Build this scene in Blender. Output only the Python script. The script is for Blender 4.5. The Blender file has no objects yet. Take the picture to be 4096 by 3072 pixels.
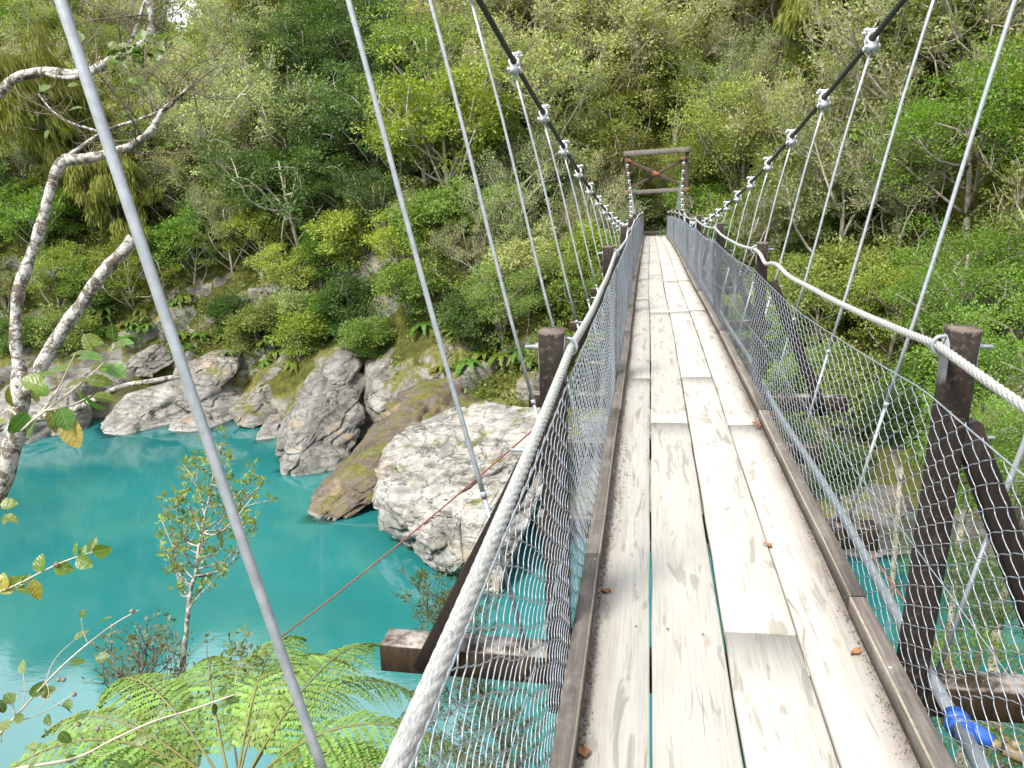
import bpy, math, random
import numpy as np
from mathutils import Vector, Matrix
from mathutils.bvhtree import BVHTree

# ------------------------------------------------------------------ camera, sky, sun, exposure
scene = bpy.context.scene
FPX, PITCH, YAW, ROLL = 3205.56, 0.233970, 0.173746, -0.0366355
CAM = np.array([-0.26226, 0.0, 1.53663])
cF = np.array([-math.sin(YAW) * math.cos(PITCH), math.cos(YAW) * math.cos(PITCH), -math.sin(PITCH)])
_R = np.array([math.cos(YAW), math.sin(YAW), 0.0])
_U = np.cross(_R, cF)
cR = _R * math.cos(ROLL) + _U * math.sin(ROLL)
cU = -_R * math.sin(ROLL) + _U * math.cos(ROLL)
cd = bpy.data.cameras.new('camera')
camo = bpy.data.objects.new('camera', cd)
scene.collection.objects.link(camo)
cd.sensor_fit = 'HORIZONTAL'
cd.sensor_width = 36.0
cd.lens = 36.0 * FPX / 4096.0
cd.clip_start = 0.05
cd.clip_end = 2000.0
camo.matrix_world = Matrix(((cR[0], cU[0], -cF[0], CAM[0]), (cR[1], cU[1], -cF[1], CAM[1]),
                            (cR[2], cU[2], -cF[2], CAM[2]), (0, 0, 0, 1)))
scene.camera = camo

SUN_EL, SUN_AZ = math.radians(50), math.radians(207)      # azimuth clockwise from +y
sun_dir = Vector((math.sin(SUN_AZ) * math.cos(SUN_EL), math.cos(SUN_AZ) * math.cos(SUN_EL), math.sin(SUN_EL)))
world = bpy.data.worlds.new('World')
scene.world = world
world.use_nodes = True
wn = world.node_tree
wn.nodes.clear()
wo = wn.nodes.new('ShaderNodeOutputWorld')
wb = wn.nodes.new('ShaderNodeBackground')
sky = wn.nodes.new('ShaderNodeTexSky')
sky.sky_type = 'NISHITA'
sky.sun_disc = False
sky.sun_elevation = SUN_EL
sky.sun_rotation = SUN_AZ
sky.air_density = 1.0
sky.dust_density = 2.0
wtc = wn.nodes.new('ShaderNodeTexCoord')
wno = wn.nodes.new('ShaderNodeTexNoise')
wno.inputs['Scale'].default_value = 2.2
wno.inputs['Detail'].default_value = 7.0
wno.inputs['Roughness'].default_value = 0.6
wcr = wn.nodes.new('ShaderNodeValToRGB')
wcr.color_ramp.elements[0].position = 0.38
wcr.color_ramp.elements[0].color = (0.25, 0.25, 0.25, 1)
wcr.color_ramp.elements[1].position = 0.52
wcr.color_ramp.elements[1].color = (1, 1, 1, 1)
wmx = wn.nodes.new('ShaderNodeMix')
wmx.data_type = 'RGBA'
wn.links.new(wtc.outputs['Generated'], wno.inputs['Vector'])
wn.links.new(wno.outputs['Fac'], wcr.inputs['Fac'])
wn.links.new(wcr.outputs['Color'], wmx.inputs['Factor'])
wn.links.new(sky.outputs['Color'], wmx.inputs['A'])
wmx.inputs['B'].default_value = (6.2, 6.4, 6.7, 1)        # bright thin cloud over the blue
wn.links.new(wmx.outputs['Result'], wb.inputs['Color'])
wb.inputs['Strength'].default_value = 0.12
wn.links.new(wb.outputs['Background'], wo.inputs['Surface'])
sl = bpy.data.lights.new('sun', 'SUN')
sl.energy = 3.0
sl.angle = math.radians(14)
sl.color = (1.0, 0.96, 0.88)
so = bpy.data.objects.new('sun', sl)
scene.collection.objects.link(so)
so.rotation_euler = sun_dir.to_track_quat('Z', 'Y').to_euler()
so.location = (0, 0, 60)
vs = scene.view_settings
vs.view_transform = 'Standard'
vs.look = 'None'
vs.exposure = 1.28
vs.gamma = 1.0
vs.use_curve_mapping = False
scene.cycles.use_denoising = True
scene.cycles.max_bounces = 6
scene.cycles.diffuse_bounces = 3
scene.cycles.transparent_max_bounces = 6
scene.cycles.caustics_reflective = False
scene.cycles.caustics_refractive = False

# ------------------------------------------------------------------ helpers
PX = 4096.0 / 2212.0
rng = np.random.default_rng(7)
random.seed(7)
COL = scene.collection


def at(u, v, D):
    """World point seen at (u, v) of a 2212 px wide picture at depth D metres."""
    d = cF + cR * (u * PX - 2048) / FPX - cU * (v * PX - 1536) / FPX
    return CAM + d * D


def at_z(u, v, z):
    d = cF + cR * (u * PX - 2048) / FPX - cU * (v * PX - 1536) / FPX
    return CAM + d * ((z - CAM[2]) / d[2])


def to_px(P):
    d = np.asarray(P, float) - CAM
    z = d @ cF
    return (2048 + FPX * (d @ cR) / z) / PX, (1536 - FPX * (d @ cU) / z) / PX, z


def _h(ix, iy, iz, seed):
    with np.errstate(over='ignore'):
        n = (ix.astype(np.uint32) * np.uint32(374761393) + iy.astype(np.uint32) * np.uint32(668265263)
             + iz.astype(np.uint32) * np.uint32(2147483647) + np.uint32(seed * 1274126177 % 4294967296))
        n = (n ^ (n >> np.uint32(13))) * np.uint32(1274126177)
        n = n ^ (n >> np.uint32(16))
    return n.astype(np.float64) / 4294967295.0 * 2 - 1


def vnoise(P, seed=0):
    P = np.atleast_2d(np.asarray(P, float))
    i = np.floor(P).astype(np.int64)
    f = P - i
    f = f * f * f * (f * (f * 6 - 15) + 10)
    r = 0
    for a in (0, 1):
        for b in (0, 1):
            for c in (0, 1):
                w = (f[:, 0] if a else 1 - f[:, 0]) * (f[:, 1] if b else 1 - f[:, 1]) * (f[:, 2] if c else 1 - f[:, 2])
                r = r + w * _h(i[:, 0] + a, i[:, 1] + b, i[:, 2] + c, seed)
    return r


def fbm(P, octv=4, seed=0, gain=0.5):
    P = np.atleast_2d(np.asarray(P, float))
    s, a, t = 0, 1.0, 0
    for k in range(octv):
        s = s + a * vnoise(P * 2.0 ** k + 17.3 * k, seed + k)
        t += a
        a *= gain
    return s / t


def ease(a, b, x):
    t = np.clip((np.asarray(x, float) - a) / (b - a), 0, 1)
    return t * t * (3 - 2 * t)


class MB:
    """Collects vertices and faces for one mesh."""
    def __init__(self):
        self.V, self.Fq, self.n = [], [], 0

    def add(self, V, F):
        V = np.asarray(V, float).reshape(-1, 3)
        for f in F:
            self.Fq.append(tuple(int(i) + self.n for i in f))
        self.V.append(V)
        self.n += len(V)

    def box(self, c, s, M=None):
        x, y, z = np.array(s) / 2
        V = np.array([(-x, -y, -z), (x, -y, -z), (x, y, -z), (-x, y, -z), (-x, -y, z), (x, -y, z), (x, y, z), (-x, y, z)])
        if M is not None:
            V = V @ np.asarray(M).T
        self.add(V + np.array(c), [(0, 3, 2, 1), (4, 5, 6, 7), (0, 1, 5, 4), (1, 2, 6, 5), (2, 3, 7, 6), (3, 0, 4, 7)])

    def beam(self, a, b, w, h, up=(0, 0, 1), ch=0.006, seg=1, jit=0.0):
        """Chamfered timber from a to b, width w (sideways), height h (along up)."""
        a, b = np.array(a, float), np.array(b, float)
        d = b - a
        L = np.linalg.norm(d)
        d /= L
        s = np.cross(d, up)
        s /= np.linalg.norm(s)
        u = np.cross(s, d)
        x, y = w / 2, h / 2
        pr = [(-x + ch, -y), (x - ch, -y), (x, -y + ch), (x, y - ch), (x - ch, y), (-x + ch, y), (-x, y - ch), (-x, -y + ch)]
        V, F = [], []
        for k in range(seg + 1):
            p = a + d * L * k / seg
            for (q, r) in pr:
                o = rng.normal(0, jit, 2) if jit else (0, 0)
                V.append(p + s * (q + o[0]) + u * (r + o[1]))
        for k in range(seg):
            for j in range(8):
                F.append((k * 8 + j, k * 8 + (j + 1) % 8, k * 8 + 8 + (j + 1) % 8, k * 8 + 8 + j))
        F.append(tuple(range(7, -1, -1)))
        F.append(tuple(seg * 8 + j for j in range(8)))
        self.add(V, F)

    def tube(self, P, r, n=8, caps=True, lobe=None):
        """Tube along points P with radius r (number or list); lobe=(count, depth, lay) makes a laid rope."""
        P = np.asarray(P, float)
        m = len(P)
        r = np.broadcast_to(np.asarray(r, float), (m,))
        T = np.gradient(P, axis=0)
        T /= np.linalg.norm(T, axis=1)[:, None] + 1e-12
        ref = np.array([0, 0, 1.0]) if abs(T[0][2]) < 0.9 else np.array([1.0, 0, 0])
        N = np.cross(T[0], ref)
        N /= np.linalg.norm(N)
        th = np.arange(n) / n * 2 * math.pi
        V = np.zeros((m, n, 3))
        s = 0.0
        for k in range(m):
            if k:
                s += np.linalg.norm(P[k] - P[k - 1])
                N = N - T[k] * (N @ T[k])
                N /= np.linalg.norm(N) + 1e-12
            B = np.cross(T[k], N)
            rr = np.full(n, r[k])
            if lobe:
                ph = lobe[0] * (th - s / lobe[2] * 2 * math.pi)
                rr = r[k] * (1 - lobe[1] + lobe[1] * np.abs(np.cos(ph / 2)) ** 0.7)
            V[k] = P[k] + np.cos(th)[:, None] * N * rr[:, None] + np.sin(th)[:, None] * B * rr[:, None]
        F = []
        for k in range(m - 1):
            for j in range(n):
                j2 = (j + 1) % n
                F.append((k * n + j, k * n + j2, k * n + n + j2, k * n + n + j))
        if caps:
            F.append(tuple(range(n - 1, -1, -1)))
            F.append(tuple((m - 1) * n + j for j in range(n)))
        self.add(V.reshape(-1, 3), F)

    def mesh(self, name, mat, smooth=False):
        V = np.concatenate(self.V)
        return np_mesh(name, V, self.Fq, mat, smooth)

    def build(self, name, mat, parent=None, smooth=False, loc=None):
        return obj(name, self.mesh(name, mat, smooth), parent, loc)


def np_mesh(name, V, F, mat, smooth=False, attrs=None):
    me = bpy.data.meshes.new(name)
    V = np.asarray(V, np.float32)
    me.vertices.add(len(V))
    me.vertices.foreach_set('co', V.ravel())
    if isinstance(F, np.ndarray):
        k = F.shape[1]
        tot = np.full(len(F), k, np.int32)
        idx = F.ravel().astype(np.int32)
    else:
        tot = np.fromiter((len(f) for f in F), np.int32, len(F))
        idx = np.fromiter((i for f in F for i in f), np.int32, int(tot.sum()))
    me.loops.add(len(idx))
    me.loops.foreach_set('vertex_index', idx)
    me.polygons.add(len(tot))
    st = np.zeros(len(tot), np.int32)
    st[1:] = np.cumsum(tot)[:-1]
    me.polygons.foreach_set('loop_start', st)
    me.polygons.foreach_set('loop_total', tot)
    if smooth:
        me.polygons.foreach_set('use_smooth', np.ones(len(tot), bool))
    for an, av in (attrs or {}).items():
        a = me.attributes.new(an, 'FLOAT', 'POINT')
        a.data.foreach_set('value', np.asarray(av, np.float32))
    me.update(calc_edges=True)
    me.validate()
    me.materials.append(mat)
    return me


def obj(name, me, parent=None, loc=None, rot=None, scale=None, local=False):
    o = bpy.data.objects.new(name, me)
    COL.objects.link(o)
    if loc is not None:
        o.location = loc
    if rot is not None:
        o.rotation_euler = rot
    if scale is not None:
        o.scale = (scale,) * 3 if np.isscalar(scale) else scale
    if parent is not None:
        o.parent = parent
        if not local:
            M = Matrix.Identity(4)
            q = parent
            while q is not None:
                M = q.matrix_basis.inverted() if q.parent is None else M
                q = q.parent
            if parent.parent is None:
                o.matrix_parent_inverse = parent.matrix_basis.inverted()
            else:
                o.matrix_parent_inverse = (parent.parent.matrix_basis @ parent.matrix_parent_inverse @ parent.matrix_basis).inverted()
    return o


def tag(o, label=None, cat=None, group=None, kind=None):
    if label: o['label'] = label
    if cat: o['category'] = cat
    if group: o['group'] = group
    if kind: o['kind'] = kind
    return o


def empty(name, loc=(0, 0, 0), rz=0.0, scale=1.0):
    o = bpy.data.objects.new(name, None)
    COL.objects.link(o)
    o.empty_display_size = 0.2
    o.location = loc
    o.rotation_euler = (0, 0, rz)
    o.scale = (scale,) * 3
    return o


# ------------------------------------------------------------------ materials
class NT:
    """Small wrapper for building node materials."""
    def __init__(self, name, rough=0.7, spec=0.3, metal=0.0):
        self.m = bpy.data.materials.new(name)
        self.m.use_nodes = True
        self.t = self.m.node_tree
        self.b = self.t.nodes['Principled BSDF']
        self.b.inputs['Roughness'].default_value = rough
        self.b.inputs['Specular IOR Level'].default_value = spec
        self.b.inputs['Metallic'].default_value = metal
        self.out = self.t.nodes['Material Output']

    def node(self, ty, **kw):
        n = self.t.nodes.new(ty)
        for k, v in kw.items():
            if k in n.inputs: n.inputs[k].default_value = v
            else: setattr(n, k, v)
        return n

    def link(self, a, b): self.t.links.new(a, b)

    def coord(self, kind='Object', scale=(1, 1, 1), rot=(0, 0, 0)):
        if kind == 'World':
            g = self.node('ShaderNodeNewGeometry').outputs['Position']
        else:
            g = self.node('ShaderNodeTexCoord').outputs[kind]
        mp = self.node('ShaderNodeMapping')
        mp.inputs['Scale'].default_value = scale
        mp.inputs['Rotation'].default_value = rot
        self.link(g, mp.inputs['Vector'])
        return mp.outputs['Vector']

    def noise(self, vec, scale, detail=4, rough=0.55, dist=0.0, out='Fac'):
        n = self.node('ShaderNodeTexNoise', Scale=scale, Detail=detail, Roughness=rough, Distortion=dist)
        self.link(vec, n.inputs['Vector'])
        return n.outputs[out]

    def voro(self, vec, scale, feature='DISTANCE_TO_EDGE'):
        n = self.node('ShaderNodeTexVoronoi', feature=feature)
        n.inputs['Scale'].default_value = scale
        self.link(vec, n.inputs['Vector'])
        return n.outputs['Distance']

    def ramp(self, fac, stops):
        r = self.node('ShaderNodeValToRGB')
        el = r.color_ramp.elements
        while len(el) < len(stops): el.new(0.5)
        for e, (p, c) in zip(el, stops):
            e.position = p
            e.color = (c, c, c, 1) if np.isscalar(c) else (*c, 1)
        self.link(fac, r.inputs['Fac'])
        return r.outputs['Color']

    def mix(self, fac, a, b, mode='MIX'):
        n = self.node('ShaderNodeMix', data_type='RGBA', blend_type=mode)
        for s, v in (('Factor', fac), ('A', a), ('B', b)):
            if hasattr(v, 'links'): self.link(v, n.inputs[s])
            else: n.inputs[s].default_value = v if s == 'Factor' else (*v, 1)
        return n.outputs['Result']

    def math(self, op, a, b=None, clamp=False):
        n = self.node('ShaderNodeMath', operation=op, use_clamp=clamp)
        for i, v in enumerate((a, b)):
            if v is None: continue
            if hasattr(v, 'links'): self.link(v, n.inputs[i])
            else: n.inputs[i].default_value = v
        return n.outputs[0]

    def sep(self, vec):
        n = self.node('ShaderNodeSeparateXYZ')
        self.link(vec, n.inputs[0])
        return n.outputs

    def color(self, c):
        if hasattr(c, 'links'): self.link(c, self.b.inputs['Base Color'])
        else: self.b.inputs['Base Color'].default_value = (*c, 1)

    def bump(self, h, strength=0.3, dist=0.01):
        n = self.node('ShaderNodeBump', Strength=strength, Distance=dist)
        self.link(h, n.inputs['Height'])
        self.link(n.outputs['Normal'], self.b.inputs['Normal'])
        return n.outputs['Normal']

    def info(self, o): return self.node('ShaderNodeObjectInfo').outputs[o]
    def attr(self, a): return self.node('ShaderNodeAttribute', attribute_name=a).outputs['Fac']


def mat_deck():
    n = NT('bleached_deck_timber', 0.75, 0.25)
    w = n.coord('World')
    rnd = n.info('Random')
    off = n.node('ShaderNodeCombineXYZ')
    n.link(n.math('MULTIPLY', rnd, 37.0), off.inputs[0])
    n.link(n.math('MULTIPLY', rnd, 91.0), off.inputs[1])
    va = n.node('ShaderNodeVectorMath', operation='ADD')
    n.link(w, va.inputs[0]); n.link(off.outputs[0], va.inputs[1])
    def stretch(s):
        m = n.node('ShaderNodeMapping'); m.inputs['Scale'].default_value = s
        n.link(va.outputs[0], m.inputs['Vector']); return m.outputs['Vector']
    grain = n.noise(stretch((90, 3.0, 20)), 1.0, 5, 0.6, 0.6)
    fine = n.noise(stretch((260, 8, 40)), 1.0, 3, 0.6)
    blot = n.noise(stretch((5, 1.6, 5)), 1.0, 4, 0.6, 0.5)
    streak = n.noise(stretch((16, 2.2, 5)), 1.0, 4, 0.6, 0.8)
    base = n.ramp(grain, [(0.25, (0.30, 0.28, 0.245)), (0.5, (0.41, 0.393, 0.35)), (0.75, (0.47, 0.452, 0.41))])
    base = n.mix(n.ramp(blot, [(0.40, 0.0), (0.72, 0.5)]), base, (0.47, 0.46, 0.43))
    base = n.mix(n.ramp(fine, [(0.26, 0.4), (0.36, 0.0)]), base, (0.24, 0.215, 0.185))
    base = n.mix(n.ramp(streak, [(0.57, 0.0), (0.61, 0.55), (0.8, 0.8)]), base, (0.19, 0.17, 0.135))
    # knots
    kn = n.node('ShaderNodeTexVoronoi', feature='F1')
    kn.inputs['Scale'].default_value = 1.0
    n.link(stretch((5.5, 1.6, 1)), kn.inputs['Vector'])
    base = n.mix(n.ramp(kn.outputs['Distance'], [(0.03, 0.75), (0.085, 0.0)]), base, (0.33, 0.25, 0.18))
    # drying cracks
    ckn = n.noise(stretch((3.0, 0.9, 3)), 1.0, 4, 0.6)
    ck = n.node('ShaderNodeTexWave', wave_type='BANDS', bands_direction='X')
    ck.inputs['Scale'].default_value = 2.2; ck.inputs['Distortion'].default_value = 9.0; ck.inputs['Detail'].default_value = 4.0; ck.inputs['Detail Scale'].default_value = 1.6
    n.link(stretch((4.0, 0.22, 1)), ck.inputs['Vector'])
    ckf = n.math('MULTIPLY', n.ramp(ck.outputs['Fac'], [(0.975, 0.0), (0.99, 1.0)]), n.ramp(ckn, [(0.60, 0.0), (0.68, 0.8)]))
    base = n.mix(ckf, base, (0.10, 0.085, 0.07))
    # dark reddish grime along both edges by the kerb boards
    x = n.math('ABSOLUTE', n.sep(w)[0])
    gn = n.noise(n.coord('World', (7, 2.2, 5)), 1.0, 5, 0.65)
    gx = n.math('ADD', x, n.math('MULTIPLY', n.math('SUBTRACT', gn, 0.5), 0.16))
    base = n.mix(n.ramp(gx, [(0.35, 0.0), (0.42, 0.36), (0.465, 0.85)]), base, (0.17, 0.13, 0.115))
    n.color(n.mix(n.ramp(rnd, [(0.0, 0.25), (1.0, 0.0)]), base, (0.36, 0.335, 0.30)))
    n.bump(n.math('ADD', grain, n.math('MULTIPLY', fine, 0.6)), 0.35, 0.004)
    return n.m


def mat_timber(name, dark, mid, light, wear=0.5, rough=0.8, weather=True):
    n = NT(name, rough, 0.25)
    o = n.coord('Object')
    rnd = n.info('Random')
    g = n.noise(n.coord('Object', (30, 30, 4)), 1.0, 5, 0.65, 0.5)
    g2 = n.noise(o, 9.0, 6, 0.7)
    c = n.ramp(g, [(0.3, dark), (0.62, mid), (0.85, light)])
    geo = n.node('ShaderNodeNewGeometry')
    up = n.sep(geo.outputs['Normal'])[2]
    sp = n.noise(o, 34.0, 5, 0.7)
    if weather:
        wfac = n.math('MULTIPLY', n.ramp(up, [(0.55, 0.0), (0.9, 1.0)]), n.ramp(g2, [(0.42, 0.0), (0.60, wear)]))
        c = n.mix(wfac, c, (0.36, 0.32, 0.29))
    c = n.mix(n.ramp(sp, [(0.66, 0.0), (0.72, 0.5)]), c, light)
    c = n.mix(n.math('MULTIPLY', rnd, 0.25), c, mid)
    n.color(c)
    n.bump(g, 0.35, 0.006)
    return n.m


def mat_kerb():
    n = NT('weathered_kerb_timber', 0.85, 0.2)
    w = n.coord('World')
    g = n.noise(n.coord('World', (60, 3, 60)), 1.0, 5, 0.65, 0.4)
    b = n.noise(w, 6.0, 5, 0.7)
    c = n.ramp(g, [(0.3, (0.075, 0.063, 0.055)), (0.6, (0.15, 0.132, 0.118)), (0.85, (0.26, 0.235, 0.205))])
    c = n.mix(n.ramp(b, [(0.5, 0.0), (0.75, 0.6)]), c, (0.27, 0.25, 0.225))
    sp = n.voro(n.coord('World', (1, 1, 1)), 11.0, 'F1')
    c = n.mix(n.ramp(sp, [(0.045, 0.7), (0.07, 0.0)]), c, (0.55, 0.54, 0.51))
    n.color(c)
    n.bump(g, 0.4, 0.005)
    return n.m


def mat_metal(name, c1, c2, rough=0.5, metal=0.6, sc=30.0, bs=0.15):
    n = NT(name, rough, 0.4, metal)
    o = n.coord('World')
    g = n.noise(o, sc, 5, 0.65)
    n.color(n.ramp(g, [(0.35, c1), (0.65, c2)]))
    n.bump(g, bs, 0.002)
    return n.m


def mat_rope(name, c1, c2, rough=0.65):
    n = NT(name, rough, 0.35, 0.15)
    o = n.coord('World')
    fib = n.noise(n.coord('World', (320, 60, 320)), 1.0, 3, 0.6)
    dirt = n.noise(o, 45.0, 5, 0.75)
    c = n.ramp(fib, [(0.3, c1), (0.6, c2)])
    c = n.mix(n.ramp(dirt, [(0.60, 0.0), (0.72, 0.65)]), c, tuple(0.25 * v for v in c1))
    n.color(c)
    n.bump(fib, 0.6, 0.004)
    return n.m


def mat_leaf(name, trans=0.36, rough=0.5, spec=0.35, near=False):
    n = NT(name, rough, spec)
    col = n.info('Color')
    r = n.attr('rnd')
    hsv = n.node('ShaderNodeHueSaturation')
    n.link(col, hsv.inputs['Color'])
    n.link(n.ramp(r, [(0.0, 0.497), (1.0, 0.530)]), hsv.inputs['Hue'])
    n.link(n.math('ADD', n.math('MULTIPLY', r, 0.75), 0.68), hsv.inputs['Value'])
    cc = hsv.outputs['Color']
    big = n.noise(n.coord('World'), 0.9, 3, 0.6)
    cc = n.mix(n.ramp(big, [(0.35, 0.0), (0.7, 0.45)]), cc, (1.2, 1.16, 1.05), 'MULTIPLY')
    if near:
        uv = n.coord('Object')
        x, y, z = n.sep(uv)
        rib = n.math('ABSOLUTE', x)
        cc = n.mix(n.ramp(rib, [(0.0, 0.55), (0.02, 0.0)]), cc, (0.42, 0.47, 0.22))
        wv = n.node('ShaderNodeTexWave', bands_direction='DIAGONAL')
        wv.inputs['Scale'].default_value = 3.2
        wv.inputs['Distortion'].default_value = 1.0
        ab = n.node('ShaderNodeCombineXYZ')
        n.link(rib, ab.inputs[0]); n.link(n.math('MULTIPLY', y, -1.0), ab.inputs[1])
        n.link(ab.outputs[0], wv.inputs['Vector'])
        cc = n.mix(n.ramp(wv.outputs['Fac'], [(0.88, 0.0), (0.99, 0.18)]), cc, (0.55, 0.6, 0.5), 'MULTIPLY')
        n.bump(wv.outputs['Fac'], 0.12, 0.02)
    n.color(cc)
    tr = n.node('ShaderNodeBsdfTranslucent')
    tc = n.mix(1.0, cc, (1.35, 1.4, 0.6), 'MULTIPLY')
    n.link(tc, tr.inputs['Color'])
    ms = n.node('ShaderNodeMixShader')
    ms.inputs[0].default_value = trans
    n.link(n.b.outputs[0], ms.inputs[1])
    n.link(tr.outputs[0], ms.inputs[2])
    n.link(ms.outputs[0], n.out.inputs['Surface'])
    return n.m


def mat_bark(name, c1, c2, sc=12.0, lichen=None, moss=False):
    n = NT(name, 0.9, 0.15)
    o = n.coord('World')
    g = n.noise(o, sc, 6, 0.7, 0.4)
    c = n.ramp(g, [(0.36, c1), (0.62, c2)])
    if lichen:
        l = n.noise(o, 15.0, 6, 0.78, 0.6)
        l2 = n.noise(o, 34.0, 4, 0.7)
        c = n.mix(n.ramp(n.math('ADD', n.math('MULTIPLY', l, 0.75), n.math('MULTIPLY', l2, 0.25)), [(0.475, 0.0), (0.51, 0.95)]), c, lichen)
        d = n.noise(o, 70.0, 4, 0.7)
        c = n.mix(n.ramp(d, [(0.36, 0.75), (0.46, 0.0)]), c, (0.11, 0.095, 0.08))
    if moss:
        geo = n.node('ShaderNodeNewGeometry')
        m = n.noise(o, 3.5, 4, 0.6)
        c = n.mix(n.ramp(m, [(0.62, 0.0), (0.68, 0.9)]), c, (0.10, 0.085, 0.02))
    n.color(c)
    n.bump(g, 0.6, 0.01)
    return n.m


def mat_rock():
    n = NT('river_rock', 0.85, 0.25)
    w = n.coord('World')
    tint, alpha = n.info('Color'), n.info('Alpha')
    big = n.noise(w, 0.55, 6, 0.65, 0.6)
    med = n.noise(w, 2.6, 8, 0.72, 0.3)
    fin = n.noise(w, 16.0, 6, 0.72)
    strat = n.noise(n.coord('World', (0.8, 1.2, 5.5), (0.0, 0.55, 0.2)), 1.0, 7, 0.65, 0.7)
    c = n.ramp(med, [(0.3, 0.5), (0.5, 0.9), (0.7, 1.15)])
    c = n.mix(1.0, c, n.ramp(n.noise(w, 0.9, 4, 0.6, 0.8), [(0.35, 0.55), (0.55, 1.0), (0.7, 1.15)]), 'MULTIPLY')
    c = n.mix(1.0, tint, c, 'MULTIPLY')
    c = n.mix(n.ramp(strat, [(0.36, 0.7), (0.5, 0.0)]), c, (0.13, 0.115, 0.098))
    lines = n.noise(n.coord('World', (0.55, 0.8, 6.5), (0.0, 0.6, 0.2)), 1.0, 6, 0.65, 0.9)
    c = n.mix(n.ramp(lines, [(0.385, 0.8), (0.44, 0.0)]), c, (0.085, 0.075, 0.062))
    c = n.mix(n.ramp(big, [(0.57, 0.0), (0.68, 0.65)]), c, (0.33, 0.235, 0.155))
    # fine dark fractures
    wp = n.node('ShaderNodeVectorMath', operation='ADD')
    nn = n.noise(w, 1.6, 5, 0.7, 0, 'Color')
    n.link(n.coord('World', (0.75, 0.75, 1.5), (0.0, 0.5, 0.2)), wp.inputs[0]); n.link(nn, wp.inputs[1])
    cr = n.voro(wp.outputs[0], 0.9)
    cr2 = n.voro(wp.outputs[0], 2.7)
    crack = n.math('MULTIPLY', n.ramp(cr, [(0.0, 0.0), (0.022, 1.0)]), n.ramp(cr2, [(0.0, 0.85), (0.02, 1.0)]))
    c = n.mix(n.math('SUBTRACT', 1.0, crack), c, (0.085, 0.075, 0.06))
    c = n.mix(n.ramp(fin, [(0.25, 0.4), (0.38, 0.0)]), c, (0.17, 0.16, 0.14))
    # moss on ledges
    geo = n.node('ShaderNodeNewGeometry')
    up = n.sep(geo.outputs['Normal'])[2]
    mn = n.noise(w, 1.1, 7, 0.72)
    mo = n.math('ADD', n.math('ADD', n.math('MULTIPLY', up, 0.28), mn), n.math('MULTIPLY', alpha, 0.5))
    mossc = n.ramp(n.noise(w, 5.0, 5, 0.7), [(0.3, (0.055, 0.058, 0.012)), (0.6, (0.125, 0.125, 0.022)), (0.8, (0.16, 0.12, 0.04))])
    c = n.mix(n.ramp(mo, [(0.86, 0.0), (0.96, 0.95)]), c, mossc)
    # bleached band just over the water
    z = n.sep(w)[2]
    n.color(n.mix(n.ramp(n.math('ADD', z, 9.9), [(0.0, 0.35), (0.95, 0.28), (1.0, 0.0)]), c, (0.40, 0.39, 0.35)))
    hgt = n.math('ADD', n.math('MULTIPLY', med, 0.6), n.math('ADD', n.math('MULTIPLY', fin, 0.25), n.math('MULTIPLY', crack, 0.5)))
    n.bump(hgt, 0.65, 0.07)
    return n.m


def mat_ground():
    n = NT('forest_floor', 0.95, 0.1)
    w = n.coord('World')
    a = n.noise(w, 0.35, 6, 0.65)
    b = n.noise(w, 3.0, 6, 0.7)
    c = n.ramp(b, [(0.3, (0.03, 0.03, 0.010)), (0.55, (0.075, 0.08, 0.018)), (0.75, (0.13, 0.13, 0.03))])
    c = n.mix(n.ramp(a, [(0.5, 0.0), (0.62, 0.7)]), c, (0.06, 0.055, 0.025))
    z = n.sep(w)[2]
    c = n.mix(n.ramp(n.math('DIVIDE', n.math('ADD', z, 14.0), 10.0), [(0.40, 1.0), (0.60, 0.0)]), c, (0.28, 0.26, 0.22))
    n.color(c)
    n.bump(b, 0.8, 0.15)
    return n.m


def mat_water():
    n = NT('glacial_water', 0.035, 0.5)
    w = n.coord('World')
    big = n.noise(w, 0.16, 3, 0.5)
    milk = n.ramp(big, [(0.35, (0.012, 0.122, 0.126)), (0.65, (0.020, 0.158, 0.158))])
    n.color(milk)
    n.b.inputs['IOR'].default_value = 2.1
    rip = n.noise(n.coord('World', (1.0, 1.6, 1.0)), 1.7, 4, 0.6)
    rip2 = n.noise(n.coord('World', (1.0, 1.5, 1.0)), 7.0, 3, 0.6)
    nrm = n.bump(n.math('ADD', rip, n.math('MULTIPLY', rip2, 0.2)), 0.07, 0.04)
    tr = n.node('ShaderNodeBsdfTransparent')
    tr.inputs['Color'].default_value = (0.62, 0.86, 0.84, 1)
    gl = n.node('ShaderNodeBsdfGlossy', Roughness=0.03)
    n.link(nrm, gl.inputs['Normal'])
    fr = n.node('ShaderNodeFresnel', IOR=2.1)
    n.link(nrm, fr.inputs['Normal'])
    m1 = n.node('ShaderNodeMixShader')
    n.link(fr.outputs[0], m1.inputs[0]); n.link(tr.outputs[0], m1.inputs[1]); n.link(gl.outputs[0], m1.inputs[2])
    m2 = n.node('ShaderNodeMixShader')
    n.link(n.attr('depth'), m2.inputs[0])           # milky water hides the bed within a metre or two
    n.link(m1.outputs[0], m2.inputs[1]); n.link(n.b.outputs[0], m2.inputs[2])
    n.link(m2.outputs[0], n.out.inputs['Surface'])
    return n.m


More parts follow.
